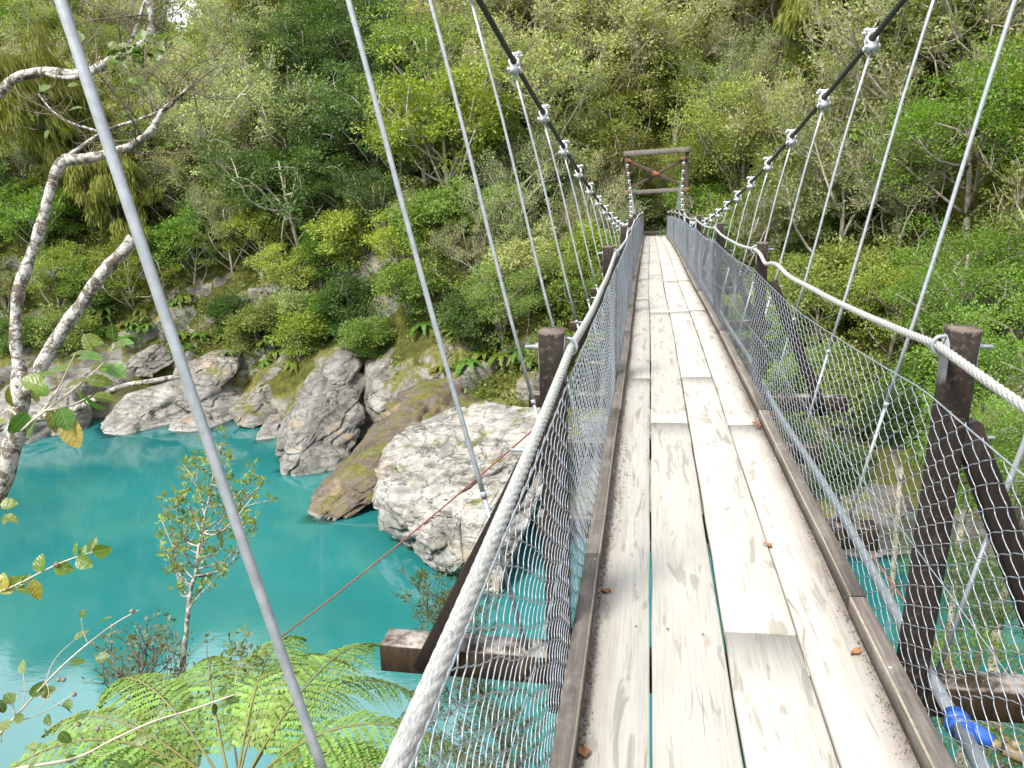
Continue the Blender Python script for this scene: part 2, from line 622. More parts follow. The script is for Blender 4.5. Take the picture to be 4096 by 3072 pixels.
M_DECK = mat_deck()
M_KERB = mat_kerb()
def mat_post():
    n = NT('mottled_post_timber', 0.8, 0.3)
    o = n.coord('Object')
    g = n.noise(n.coord('Object', (34, 34, 5)), 1.0, 6, 0.7, 0.5)
    sp = n.noise(o, 55.0, 6, 0.75)
    md = n.noise(o, 12.0, 5, 0.7)
    c = n.ramp(g, [(0.3, (0.007, 0.005, 0.004)), (0.6, (0.022, 0.015, 0.011)), (0.85, (0.07, 0.05, 0.035))])
    c = n.mix(n.ramp(sp, [(0.55, 0.0), (0.66, 0.55)]), c, (0.13, 0.10, 0.072))
    c = n.mix(n.ramp(md, [(0.58, 0.0), (0.70, 0.45)]), c, (0.11, 0.105, 0.10))
    x, y, z = n.sep(o)
    top = n.math('ADD', z, n.math('MULTIPLY', n.math('SUBTRACT', sp, 0.5), 0.06))
    c = n.mix(n.ramp(n.math('SUBTRACT', top, 0.1), [(0.988, 0.0), (0.999, 0.7)]), c, (0.20, 0.155, 0.135))
    # zinc wash run down from the rope fitting on the inner face
    zr = n.math('ADD', z, n.math('MULTIPLY', n.math('SUBTRACT', md, 0.5), 0.12))
    geo = n.node('ShaderNodeNewGeometry')
    inner = n.math('GREATER_THAN', n.math('ABSOLUTE', n.sep(geo.outputs['Normal'])[0]), 0.8)
    wash = n.math('MULTIPLY', inner, n.ramp(n.math('MULTIPLY', zr, 0.8), [(0.74, 0.0), (0.79, 0.75), (0.86, 0.7), (0.9, 0.2)]))
    c = n.mix(wash, c, (0.36, 0.37, 0.38))
    n.color(c)
    n.bump(g, 0.4, 0.006)
    return n.m
M_POSTU = mat_post()
M_POST = mat_timber('dark_treated_timber', (0.007, 0.005, 0.004), (0.020, 0.014, 0.010), (0.085, 0.062, 0.042), 0.7)
M_BEAM = mat_timber('cross_beam_timber', (0.012, 0.008, 0.005), (0.042, 0.027, 0.013), (0.14, 0.095, 0.046), 0.85)
M_GREY = mat_timber('grey_tower_timber', (0.07, 0.062, 0.055), (0.17, 0.155, 0.135), (0.33, 0.31, 0.27), 0.4)
M_TOWER = mat_timber('red_brown_tower_timber', (0.035, 0.024, 0.018), (0.085, 0.060, 0.046), (0.20, 0.165, 0.13), 0.4)
M_CLAMP = mat_metal('bright_galvanised_clamp', (0.48, 0.50, 0.52), (0.62, 0.645, 0.67), 0.5, 0.25)
M_GALV = mat_metal('galvanised_steel', (0.29, 0.315, 0.345), (0.40, 0.43, 0.465), 0.48, 0.45)
M_WIRE = mat_metal('galvanised_wire', (0.27, 0.30, 0.34), (0.42, 0.46, 0.51), 0.42, 0.5, 60.0)
M_RUSTN = mat_metal('dull_nails', (0.12, 0.10, 0.085), (0.24, 0.215, 0.19), 0.8, 0.3)
M_RUST = mat_metal('rusty_steel', (0.16, 0.055, 0.028), (0.30, 0.115, 0.065), 0.85, 0.1)
M_REDW = mat_metal('rusty_wire', (0.17, 0.06, 0.04), (0.30, 0.11, 0.075), 0.8, 0.2, 80.0)
M_CABLE = mat_rope('main_cable_steel', (0.035, 0.033, 0.028), (0.085, 0.08, 0.068))
M_ROPE = mat_rope('hand_rope', (0.25, 0.25, 0.24), (0.42, 0.42, 0.405))
M_PVC = mat_metal('grey_conduit', (0.17, 0.19, 0.21), (0.22, 0.245, 0.265), 0.35, 0.0)
M_LEAF = mat_leaf('foliage')
M_FERN = mat_leaf('fern_foliage', 0.4)
M_BROAD = mat_leaf('broad_leaf', 0.35, 0.38, 0.5, near=True)
M_TWIG = mat_bark('pale_twigs', (0.30, 0.265, 0.20), (0.50, 0.46, 0.38), 5.0)
M_TRUNK = mat_bark('tree_bark', (0.10, 0.085, 0.065), (0.30, 0.27, 0.22), 6.0)
M_LICHEN = mat_bark('lichen_bark', (0.075, 0.062, 0.048), (0.17, 0.145, 0.115), 30.0, (0.44, 0.435, 0.41), True)
M_DTWIG = mat_bark('dark_twigs', (0.085, 0.07, 0.052), (0.20, 0.175, 0.135), 9.0)
M_ROCK = mat_rock()
M_GROUND = mat_ground()
M_WATER = mat_water()
M_EDGE = mat_timber('worn_kerb_edge', (0.20, 0.17, 0.125), (0.33, 0.285, 0.215), (0.42, 0.37, 0.28), 0.2)
def flat(name, c, rough=0.7, spec=0.3):
    n = NT(name, rough, spec)
    g = n.noise(n.coord('Object'), 40.0, 4, 0.6)
    n.color(n.ramp(g, [(0.3, tuple(0.75 * v for v in c)), (0.7, c)]))
    return n.m
M_BLUE = flat('blue_tape', (0.03, 0.12, 0.52), 0.45, 0.5)
M_BRASS = flat('brass_fitting', (0.26, 0.20, 0.11), 0.5, 0.4)
M_HOSE = flat('black_rubber', (0.02, 0.022, 0.024), 0.6)
M_DRY = flat('dry_leaf', (0.28, 0.13, 0.06))
M_GRIT = flat('grit', (0.24, 0.20, 0.155), 0.95, 0.1)
M_PATH = flat('shade_painted_gravel', (0.085, 0.08, 0.072), 0.95, 0.1)  # gravel darkened so its colour carries the shade beyond the deck end

# ------------------------------------------------------------------ the river bed, banks and hillside
ZW = -9.0
_bx = np.array([-120, -60, -45, -31.7, -26, -20.9, -16.2, -12.4, -9.4, -6, 0, 5, 12, 25, 60, 120.])
_by = np.array([24, 30, 32.5, 34.6, 36.8, 37.0, 35.2, 32.6, 30.2, 28.6, 27.4, 26.0, 22.5, 17, 8, 0.])


def terrain(x, y):
    x, y = np.asarray(x, float), np.asarray(y, float)
    sh = x.shape
    P = np.stack([x.ravel(), y.ravel(), np.zeros(x.size)], 1)
    x, y = P[:, 0], P[:, 1]
    yb = np.interp(x, _bx, _by)
    near = 1 - ease(3, 11, np.abs(x - 0.2))                       # low saddle where the bridge lands
    a1 = 4.0 + 2.5 * near
    z1 = -4.6 - 0.4 * near
    ys = (yb + np.where(x < 0.2, 6.5, 7.0)) * (1 - near) + 43.0 * near
    z2 = -1.0 + 0.2 * near
    d = y - yb
    h = np.where(d < 0, np.maximum(-13.5, -9.1 + d * 0.9), 0)
    t1 = np.clip(d / a1, 0, 1)
    hb = -9.1 + (z1 + 9.1) * t1 ** 0.75
    t2 = np.clip((d - a1) / (ys - yb - a1), 0, 1)
    hb = hb + (z2 - z1) * t2
    up = np.clip(y - ys, 0, None)
    cap = 13.0 + 60 * ease(-29, -15, x) - 3.5 * np.exp(-((x + 35.5) / 3.0) ** 2)
    hill = up * (0.82 + 0.06 * near) + np.clip(up - 23, 0, None) * 0.55
    hill = np.where(hill > cap, cap + (hill - cap) * 0.06, hill)
    hb = hb + hill
    h = np.where(d >= 0, hb, h)
    rough = fbm(P * 0.22 + 3.1, 4, 11) * 1.5 + fbm(P * 0.9 + 7.7, 3, 5) * 0.35
    flatm = (1 - ease(1.6, 3.2, np.abs(x - 0.05))) * ease(33, 35, y) * (1 - ease(46, 48, y))
    h = h + rough * np.clip(d * 0.35, 0, 1) * (1 - flatm)
    h = h * (1 - flatm) + (-0.80) * flatm
    # near bank, under and behind the viewer
    nz = np.interp(y, [-20, -6, -2, 0, 3, 6, 8.6, 12, 15], [3, -0.6, -1.6, -2.6, -4.9, -7.0, -9.3, -12.5, -13.5])
    nz = nz + fbm(P * 0.35 + 9, 3, 21) * 0.5
    h = np.where(y < 15, np.maximum(h, nz), h)
    return h.reshape(sh)


def grid(x0, x1, y0, y1, st):
    xs = np.arange(x0, x1 + 1e-6, st)
    ys = np.arange(y0, y1 + 1e-6, st)
    X, Y = np.meshgrid(xs, ys)
    nx, ny = len(xs), len(ys)
    i = np.arange((ny - 1) * (nx - 1))
    r, c = i // (nx - 1), i % (nx - 1)
    q = r * nx + c
    return X, Y, np.stack([q, q + 1, q + nx + 1, q + nx], 1)


X, Y, F = grid(-80, 62, -14, 112, 0.7)
Z = terrain(X, Y)
TV = np.stack([X.ravel(), Y.ravel(), Z.ravel()], 1)
ter = obj('hillside', np_mesh('hillside', TV, F, M_GROUND, True))
tag(ter, 'steep forested gorge slope dropping to the turquoise river', None, None, 'structure')
# distant ground beyond the modelled slopes
FG = MB()
FG.add([(-900, -900, -14.5), (900, -900, -14.5), (900, 900, -14.5), (-900, 900, -14.5)], [(0, 1, 2, 3)])
tag(FG.build('ground', M_GROUND), 'low ground far beyond the gorge', None, None, 'structure')

# ------------------------------------------------------------------ rocks along the far bank
ROCKS = []


def rock(outline, vb, Dfun, thick, seed, tint, moss, label, rough=0.28, group=None, nth=120, nph=44, foot=0):
    """Solid boulder: an outline seen from the bridge with its own distance, thickness and broken surface."""
    O = np.array(outline, float)
    O[:, 1] += np.where(O[:, 1] > O[:, 1].max() - 42, foot, 0)
    c = O.mean(0)
    # resample the outline evenly
    Q = np.vstack([O, O[:1]])
    s = np.r_[0, np.cumsum(np.hypot(*np.diff(Q, axis=0).T))]
    t = np.linspace(0, s[-1], nth, endpoint=False)
    out = np.stack([np.interp(t, s, Q[:, 0]), np.interp(t, s, Q[:, 1])], 1)
    ph = np.linspace(-math.pi / 2, math.pi / 2, nph)
    V = np.zeros((nph, nth, 3))
    back = np.array([cF[0], cF[1], 0.0])
    back /= np.linalg.norm(back)
    for k, p in enumerate(ph):
        rr = max(math.cos(p), 0.0) ** 0.32
        for j in range(nth):
            u, v = c + (out[j] - c) * rr
            V[k, j] = at(u, v, Dfun(u, v)) + back * thick * np.sign(math.sin(p)) * abs(math.sin(p)) ** 0.8 * (1.0 if p < 0 else 1.4)
    V = V.reshape(-1, 3)
    cen = V.mean(0)
    # broken planes, bedding steps and grain
    rr_ = np.random.default_rng(seed)
    lo, hi = V.min(0), V.max(0)
    for k in range(46):
        nv = rr_.normal(0, 1, 3) * np.array([0.55, 0.6, 0.5]) + np.array([-0.05, -0.8, 0.6])
        nv /= np.linalg.norm(nv)
        pr = (V - cen) @ nv
        d0 = np.quantile(pr, rr_.uniform(0.74, 0.98))
        V = V - np.clip(pr - d0, 0, None)[:, None] * nv * rr_.uniform(0.75, 1.0)
    l2, h2 = V.min(0), V.max(0)
    V = lo + (V - l2) / (h2 - l2) * (hi - lo)
    V = cen + (V - cen) * 1.02
    N = V - cen
    N /= np.linalg.norm(N, axis=1)[:, None] + 1e-9
    ca, sa = math.cos(0.5), math.sin(0.5)
    bed = np.stack([V[:, 0] * ca + V[:, 2] * sa, V[:, 1], (-V[:, 0] * sa + V[:, 2] * ca)], 1)
    layer = vnoise(bed * np.array([0.22, 0.25, 1.5]) + seed, seed)
    step = np.floor(layer * 4) / 4
    wob = fbm(bed * 0.6 + seed * 3.1, 3, seed + 1)
    crk = np.abs(fbm(bed * np.array([0.5, 0.5, 1.3]) + seed * 1.7, 3, seed + 5))
    fine = fbm(bed * np.array([2.0, 2.0, 5.0]) + seed, 4, seed + 3, 0.6)
    disp = rough * (0.85 * step + 0.25 * wob - 0.8 * np.exp(-(crk / 0.04) ** 2) + 0.16 * fine)
    V = V + N * disp[:, None]
    F = []
    for k in range(nph - 1):
        for j in range(nth):
            j2 = (j + 1) % nth
            F.append((k * nth + j, k * nth + j2, (k + 1) * nth + j2, (k + 1) * nth + j))
    o = obj('rock_outcrop', np_mesh('rock_outcrop', V, F, M_ROCK, False))
    o.color = (*tint, moss)
    tag(o, label, 'rock', group or 'rocks along the far bank')
    ROCKS.append((V, F))
    return o


def depth_on_water(u, v):
    return (at_z(u, v, ZW) - CAM) @ cF


def lean(u0, v0, k):
    D0 = depth_on_water(u0, v0)
    return lambda u, v: D0 + (v0 - v) / PX / 850 * D0 * k * 0 + (v0 - v) * k * D0 / 1731.0


WHT, GRY, BRN, PALE = (0.315, 0.305, 0.282), (0.225, 0.22, 0.205), (0.135, 0.105, 0.08), (0.27, 0.257, 0.232)
rock([(798, 1130), (792, 1095), (808, 1062), (850, 1008), (905, 965), (960, 925), (1030, 892), (1110, 872), (1190, 872),
      (1225, 930), (1225, 1010), (1190, 1090), (1180, 1130), (1150, 1165), (1080, 1200), (980, 1205), (900, 1195), (830, 1185)],
     1185, lean(1000, 1185, 0.9), 2.6, 3, (0.345, 0.335, 0.31), 0.09, 'huge white fractured slab rock in the water beside the bridge', 0.34, None, 200, 70, foot=65)
rock([(722, 1035), (735, 1005), (800, 955), (850, 900), (900, 850), (960, 815), (1040, 790), (1120, 790), (1150, 830), (1110, 880), (1000, 930),
      (920, 975), (850, 1020), (815, 1060), (760, 1085), (720, 1075)],
     1062, lean(760, 1066, 1.3), 1.3, 8, BRN, 0.26, 'long brown mossy rock ledge sloping down behind the white slab', 0.50, None, 170, 56, foot=65)
rock([(585, 965), (600, 930), (640, 905), (660, 870), (690, 840), (705, 815), (745, 805), (772, 830), (778, 870), (765, 915), (770, 955), (745, 985),
      (690, 1000), (620, 998)],
     985, lean(680, 990, 0.8), 2.0, 14, GRY, 0.04, 'big rounded grey outcrop at the waterline left of the white slab', 0.30, None, 150, 56, foot=40)
rock([(697, 815), (705, 785), (735, 752), (768, 750), (772, 790), (765, 822), (730, 832)],
     830, lean(735, 985, 0.95), 1.3, 22, GRY, 0.0, 'squarish grey block standing on top of the rounded outcrop', 0.16)
rock([(775, 800), (790, 765), (850, 745), (890, 760), (900, 800), (880, 840), (850, 870), (800, 885), (772, 850)],
     860, lean(800, 985, 1.05), 1.6, 27, PALE, 0.06, 'cracked pale rock face beneath the overhanging bushes', 0.26)
rock([(195, 905), (205, 880), (250, 850), (290, 825), (350, 818), (388, 835), (395, 875), (385, 905), (330, 918), (250, 924)],
     915, lean(290, 912, 0.8), 1.8, 31, WHT, -0.05, 'white wedge-shaped boulder at the far waterline on the left', 0.26, foot=40)
rock([(350, 915), (352, 895), (375, 885), (420, 880), (470, 888), (500, 900), (485, 916), (420, 924)],
     918, lean(420, 916, 0.7), 1.0, 37, WHT, -0.05, 'low white boulder lapped by the water right of the wedge boulder', 0.18, foot=40)
rock([(372, 800), (385, 775), (430, 772), (470, 800), (500, 850), (510, 890), (470, 900), (420, 880), (385, 845)],
     890, lean(430, 908, 0.95), 1.1, 41, GRY, 0.08, 'upright grey slab above the low white boulder', 0.20)
rock([(545, 930), (552, 910), (580, 900), (605, 908), (610, 930), (590, 945), (555, 942)],
     938, lean(578, 936, 0.6), 0.8, 45, PALE, -0.02, 'small pale boulder at the waterline before the grey outcrop', 0.14, foot=40)
rock([(495, 880), (505, 850), (560, 830), (600, 850), (605, 885), (570, 910), (515, 912)],
     900, lean(540, 915, 1.0), 1.2, 49, PALE, 0.26, 'mossy broken rock on the bank above the small boulder', 0.24)
rock([(295, 790), (305, 750), (340, 735), (372, 750), (370, 790), (340, 812), (305, 812)],
     810, lean(330, 912, 1.0), 1.1, 53, PALE, 0.10, 'pale rock knob on the mossy bank above the wedge boulder', 0.22)
rock([(118, 925), (125, 870), (140, 815), (175, 800), (190, 840), (192, 890), (178, 925)],
     920, lean(150, 918, 0.85), 1.4, 57, PALE, 0.10, 'blocky pale cliff rock left of the wedge boulder', 0.26, foot=40)
rock([(-60, 950), (-60, 850), (-20, 790), (40, 770), (100, 790), (122, 840), (120, 900), (90, 930), (20, 948)],
     945, lean(40, 938, 0.85), 2.0, 61, WHT, 0.02, 'broken white cliff at the left edge behind the lichened tree', 0.36, foot=40)
rock([(420, 790), (440, 755), (480, 750), (520, 770), (530, 810), (500, 840), (450, 835)],
     835, lean(470, 915, 1.1), 1.0, 67, PALE, 0.22, 'half buried rock among moss and ferns above the grey slab', 0.22)
# right of the bridge, seen through the netting
rock([(1690, 1080), (1720, 1040), (1780, 1020), (1850, 1015), (1920, 1040), (1970, 1080), (1980, 1120), (1930, 1150), (1800, 1150), (1710, 1130)],
     1150, lean(1850, 1150, 0.9), 1.6, 71, (0.20, 0.19, 0.175), 0.25, 'grey mossy rock bank seen through the right netting', 0.34, foot=40)
rock([(2010, 1150), (2030, 1080), (2110, 1050), (2200, 1060), (2250, 1110), (2250, 1170), (2140, 1190), (2050, 1185)],
     1175, lean(2130, 1180, 0.9), 1.4, 75, (0.25, 0.24, 0.215), 0.2, 'pale rock at the water on the far right behind the netting', 0.3, foot=40)
rock([(1225, 960), (1260, 900), (1340, 870), (1450, 880), (1560, 900), (1640, 950), (1690, 1030), (1640, 1110), (1500, 1150), (1330, 1170), (1230, 1150)],
     1150, lean(1450, 1150, 1.0), 2.2, 79, (0.22, 0.215, 0.20), 0.2, 'grey rock shelf in the shade directly under the bridge', 0.3)

xs = np.arange(-42, 16, 0.16)
ds = np.r_[np.arange(-1.4, 5.2, 0.16), np.arange(5.2, 8.4, 0.4)]
XX, DD = np.meshgrid(xs, ds)
YY = np.interp(XX, _bx, _by) + DD
ZZ = terrain(XX, YY)
Q = np.stack([XX.ravel(), YY.ravel(), ZZ.ravel()], 1)
bd = np.stack([Q[:, 0] * 0.88 + Q[:, 2] * 0.48, Q[:, 1], -Q[:, 0] * 0.48 + Q[:, 2] * 0.88], 1)
lay = vnoise(bd * np.array([0.3, 0.35, 1.3]), 201)
rel = 0.6 * np.floor(lay * 4) / 4 + 0.35 * fbm(Q * 0.8, 3, 203) + 0.12 * fbm(bd * np.array([1.6, 1.6, 4.0]), 3, 207)
wgt = (1 - ease(5.0, 8.0, DD.ravel()))
Q[:, 2] += (0.10 + 1.0 * rel * wgt) * wgt - 0.25 * (1 - wgt)
Q[:, 1] -= 0.7 * rel * wgt
nx = len(xs)
i_ = np.arange((len(ds) - 1) * (nx - 1)); q_ = (i_ // (nx - 1)) * nx + i_ % (nx - 1)
BF = np.stack([q_, q_ + 1, q_ + nx + 1, q_ + nx], 1)
bank = obj('riverbank', np_mesh('riverbank', Q, BF, M_ROCK, False))
bank.color = (0.24, 0.23, 0.205, 0.47)
tag(bank, 'mossy broken rock bank between the river and the forest', None, None, 'structure')
ROCKS.append((Q, [tuple(f) for f in BF]))

# ------------------------------------------------------------------ the river
X, Y, F = grid(-80, 60, 3, 44, 0.4)
allV, allF, b0 = [TV], [tuple(f) for f in np.asarray(grid(-80, 62, -14, 112, 0.7)[2])], len(TV)
for V, Fr in ROCKS:
    allV.append(V)
    allF += [tuple(i + b0 for i in f) for f in Fr]
    b0 += len(V)
bvh = BVHTree.FromPolygons(np.concatenate(allV).tolist(), allF)
dep = np.zeros(X.size)
Xr, Yr = X.ravel(), Y.ravel()
for k in range(X.size):
    hit = bvh.ray_cast(Vector((Xr[k], Yr[k], ZW + 0.001)), Vector((0, 0, -1)), 8.0)
    up = bvh.ray_cast(Vector((Xr[k], Yr[k], ZW + 0.001)), Vector((0, 0, 1)), 8.0)
    d = hit[3] if hit[0] is not None else 8.0
    if up[0] is not None and up[1].z > 0 and hit[0] is None: d = 0.0
    dep[k] = d
fac = 1 - np.exp(-dep * 1.15)
wat = obj('river', np_mesh('river', np.stack([Xr, Yr, np.full(X.size, ZW)], 1), F, M_WATER, True, {'depth': fac}))
tag(wat, 'milky turquoise glacial river running through the gorge', None, None, 'structure')

# ------------------------------------------------------------------ the suspension bridge
BR = empty('suspension_bridge', (0, 20, -0.8))
tag(BR, 'narrow timber suspension footbridge with wire netting and steel cables over the river', 'bridge')


def zd(y):
    y = np.asarray(y, float)
    return 0.005680 * y - 0.000573 * y * y


def xo(y):
    y = np.asarray(y, float)
    return 0.022 * np.sin(y * 0.33 + 0.4) * ease(7, 14, y) - 0.03 * np.exp(-((y - 22) / 5.0) ** 2)


TY = [-2.4, -1.21, 0.0, 1.17] + [2.6 + 1.27 * k for k in range(29)]
POSTY = [-1.21] + [2.6 + 3.81 * k for k in range(10)]
DECK0, DECK1 = -2.4, 37.8
PW, GAP = 0.25, 0.0075

joints = {0: [-2.4, 1.33, 6.52, 11.6, 16.7, 21.7, 26.8, 31.9, 37.8],
          1: [-2.4, 0.1, 5.22, 10.3, 15.4, 19.2, 24.3, 29.4, 33.2, 37.8],
          2: [-2.4, -1.2, 2.62, 6.55, 10.3, 14.1, 17.9, 23.0, 28.1, 33.2, 37.8],
          3: [-2.4, 1.4, 5.20, 10.45, 14.2, 19.3, 24.4, 29.5, 34.5, 37.8]}
for row, js in joints.items():
    for a, b in zip(js[:-1], js[1:]):
        m = MB()
        n = max(2, int((b - a) / 0.32))
        x0 = -0.5 + PW * row + GAP / 2
        x1 = x0 + PW - GAP
        ys = np.linspace(a + 0.004, b - 0.004, n + 1)
        dz = rng.normal(0, 0.0022) - (0.004 if row in (1,) else 0)
        tw = rng.normal(0, 0.003)
        bow = rng.normal(0, 0.0018)
        wob = rng.uniform(0, 10)
        V, Fq = [], []
        c = 0.0055
        for k, y in enumerate(ys):
            o = float(xo(y)) + bow * math.sin((k / n) * math.pi)
            z = float(zd(y)) + dz + 0.0025 * math.sin(y * 2.1 + wob)
            e0, e1 = rng.normal(0, 0.0016), rng.normal(0, 0.0016)
            za, zb = z - tw / 2, z + tw / 2
            pr = [(x0 + e0, za - 0.05), (x1 + e1, zb - 0.05), (x1 + e1, zb - c), (x1 + e1 - c, zb), ((x0 + x1) / 2, z + 0.0015), (x0 + e0 + c, za), (x0 + e0, za - c)]
            V += [(px_ + o, y, pz_) for px_, pz_ in pr]
        for k in range(n):
            for j in range(7):
                Fq.append((k * 7 + j, k * 7 + (j + 1) % 7, k * 7 + 7 + (j + 1) % 7, k * 7 + 7 + j))
        Fq.append(tuple(range(6, -1, -1)))
        Fq.append(tuple(n * 7 + j for j in range(7)))
        m.add(V, [f[::-1] for f in Fq])
        m.build('plank', M_DECK, BR)

nb, nf = [], []
for row in range(4):
    for y in TY:
        for fx in (0.22, 0.78):
            if rng.random() < 0.25: continue
            cx, cy = -0.5 + PW * (row + fx) + rng.normal(0, 0.012), y + rng.normal(0, 0.02)
            k0 = len(nb)
            r = 0.0055
            for a in range(8):
                px_, py_ = cx + r * math.cos(a * 0.785), cy + r * math.sin(a * 0.785)
                nb.append((px_ + float(xo(py_)), py_, float(zd(py_)) + 0.0052))
            nf.append(tuple(range(k0, k0 + 8)))
nl = obj('nail_heads', np_mesh('nail_heads', nb, nf, M_RUSTN), BR)
nl['kind'] = 'stuff'

# kerb boards along both edges
for s in (-1, 1):
    js = [-2.4, 2.78 if s > 0 else 3.05, 5.3, 8.4, 11.9, 15.6, 19.2, 22.9, 26.4, 30.1, 33.9, 37.8]
    for a, b in zip(js[:-1], js[1:]):
        m = MB()
        n = max(2, int((b - a) / 0.5))
        ys = np.linspace(a + 0.004, b - 0.004, n + 1)
        sh = rng.normal(0, 0.003)
        V, Fq = [], []
        xi, xq, ch = 0.453, 0.512, 0.005
        for y in ys:
            o, z = float(xo(y)), float(zd(y))
            pr = [(xi, 0.004), (xq, 0.004), (xq, 0.074 - ch), (xq - ch, 0.074), (xi + ch, 0.074), (xi, 0.074 - ch)]
            j1 = rng.normal(0, 0.0012)
            V += [(s * (q + sh + j1) + o, y, z + r + rng.normal(0, 0.0006)) for q, r in pr]
        for k in range(n):
            for j in range(6):
                f = (k * 6 + j, k * 6 + (j + 1) % 6, k * 6 + 6 + (j + 1) % 6, k * 6 + 6 + j)
                Fq.append(f if s < 0 else f[::-1])
        Fq.append(tuple(range(5, -1, -1)))
        Fq.append(tuple(n * 6 + j for j in range(6)))
        m.add(V, Fq)
        kb = m.build('kerb_board', M_KERB, BR)
        kb.data.materials.append(M_EDGE)
        for fi in range(6 * n):
            if fi % 6 == (4 if True else 2): kb.data.polygons[fi].material_index = 1

# stringers under the planks
for x in (-0.36, 0.36):
    m = MB()
    ys = np.linspace(DECK0, DECK1, 41)
    for a, b in zip(ys[:-1], ys[1:]):
        m.beam((x, a, float(zd(a)) - 0.079), (x, b, float(zd(b)) - 0.079), 0.06, 0.05)
    m.build('stringer', M_POST, BR)

# cross beams: long outrigger ones carry the posts
def beam_mesh(half, name):
    m = MB()
    m.beam((-half, 0, 0), (half, 0, 0), 0.125, 0.112, (0, 0, 1), 0.006, 14, 0.0009)
    return m.mesh(name, M_BEAM)
BML, BMS = beam_mesh(1.25, 'cross_beam'), beam_mesh(0.83, 'cross_beam')
for y in TY:
    longb = any(abs(y - p) < 0.3 for p in POSTY)
    o = obj('cross_beam', BML if longb else BMS, BR, (float(xo(y)) + rng.normal(0, 0.012), y, float(zd(y)) - 0.162),
            (0, rng.normal(0, 0.006), (-0.012 if abs(y - 2.6) < 0.1 else rng.normal(0, 0.012))))

# posts with braces, U-bolts
def post_mesh():
    m = MB()
    m.beam((0, 0, -0.26), (0, 0, 1.10), 0.080, 0.082, (0, 1, 0), 0.006, 10, 0.0008)
    return m.mesh('post', M_POSTU)
PM = post_mesh()
def brace_mesh(s):
    m = MB()
    if s > 0: m.beam((0.045, 0, 0.80), (0.47, 0, -0.23), 0.075, 0.085, (0, 1, 0), 0.005, 8, 0.0008)
    else: m.beam((0.0, 0, 0.74), (-0.455, 0, -0.13), 0.075, 0.085, (0, 1, 0), 0.005, 8, 0.0008)
    return m.mesh('brace', M_POST)
BRM = {-1: brace_mesh(-1), 1: brace_mesh(1)}
def ubolt_mesh(s):
    m = MB()                               # loop round the rope on the inner side, threaded ends outside
    th = np.linspace(-math.pi / 2 - 0.05, math.pi / 2 + 0.05, 15)
    r = 0.026
    loop = [(-s * (0.04 + 0.012 + r * math.cos(t) * 0.95), 0.0, r * math.sin(t)) for t in th]
    P = [(s * 0.035, 0, -r)] + loop + [(s * 0.035, 0, r)]
    m.tube(P, 0.0056, 10)
    m.tube([(-s * 0.03, 0.0, 0), (s * 0.088, 0.0, 0)], 0.0065, 10)
    m.tube([(s * 0.0445, 0, 0), (s * 0.054, 0, 0)], 0.0125, 6)
    m.box((s * 0.0428, 0, 0), (0.004, 0.036, 0.036))
    return m.mesh('u_bolt', M_GALV)
UBM = {-1: ubolt_mesh(-1), 1: ubolt_mesh(1)}
def bolt_mesh(s):
    m = MB()
    m.tube([(-s * 0.02, 0, 0), (s * 0.062, 0, 0)], 0.0062, 8)
    m.tube([(s * 0.004, 0, 0), (s * 0.015, 0, 0)], 0.0125, 6)
    return m.mesh('bolt', M_GALV)
BOM = {-1: bolt_mesh(-1), 1: bolt_mesh(1)}
POSTX = {}
for y in POSTY:
    for s in (-1, 1):
        x = s * 0.566 + float(xo(y))
        tilt = rng.normal(0, 0.010)
        if y < 3 and y > 0:
            tilt = 0.048 if s > 0 else 0.0
            x = 0.587 if s > 0 else -0.565
        POSTX[(y, s)] = (x, tilt)
        z = float(zd(y))
        yp = y - 0.104
        p = obj('post', PM, BR, (x, yp, z), (rng.normal(0, 0.006), tilt, 0))
        q = obj('u_bolt', UBM[s], p, local=True)
        q.location = (0, 0, 1.045)
        if y > -1:
            obj('brace', BRM[s], BR, (x + s * 0.04, yp - 0.0005, z))
            obj('bolt', BOM[s], BR, (x + s * (0.105 if s > 0 else 0.085), yp - 0.01, z + (0.765 if s > 0 else 0.70)))


def rope_path(s):
    """Hand rope through the U-bolts with a little slack between posts."""
    ys = np.arange(-1.6, 37.2, 0.008)
    px_, pz_ = [], []
    for y in POSTY:
        x, t = POSTX[(y, s)]
        px_.append(x + t * 1.045 - s * 0.060)
        pz_.append(float(zd(y)) + 1.045)
    yp = np.array(POSTY) - 0.104
    x = np.interp(ys, yp, px_)
    z = np.interp(ys, yp, pz_)
    fr = np.zeros_like(ys)
    for a, b in zip(yp[:-1], yp[1:]):
        k = (ys >= a) & (ys <= b)
        fr[k] = 4 * (ys[k] - a) * (b - ys[k]) / (b - a) ** 2
    z = z - 0.045 * fr
    w = fbm(np.stack([ys * 0.9, ys * 0 + s, ys * 0], 1), 2, 31 + s)
    z = z + 0.012 * w * ease(3.2, 4.5, ys)
    x = x + 0.012 * fbm(np.stack([ys * 0.8, ys * 0 + s, ys * 0 + 5], 1), 2, 41) * ease(3.2, 4.5, ys)
    if s > 0:
        z = z - 0.035 * np.exp(-((ys - 5.75) / 0.22) ** 2) + 0.02 * np.exp(-((ys - 5.2) / 0.25) ** 2)
    return np.stack([x, ys, z], 1)


for s in (-1, 1):
    P = rope_path(s)
    nearp, farp = P[P[:, 1] < 6.02], P[P[:, 1] >= 6.0][::6]
    m = MB()
    m.tube(nearp, 0.0132, 42, True, (6, 0.30, 0.19))
    m.tube(farp, 0.0132, 10, True, (6, 0.12, 0.19))
    m.build('hand_rope', M_ROPE, BR, True)

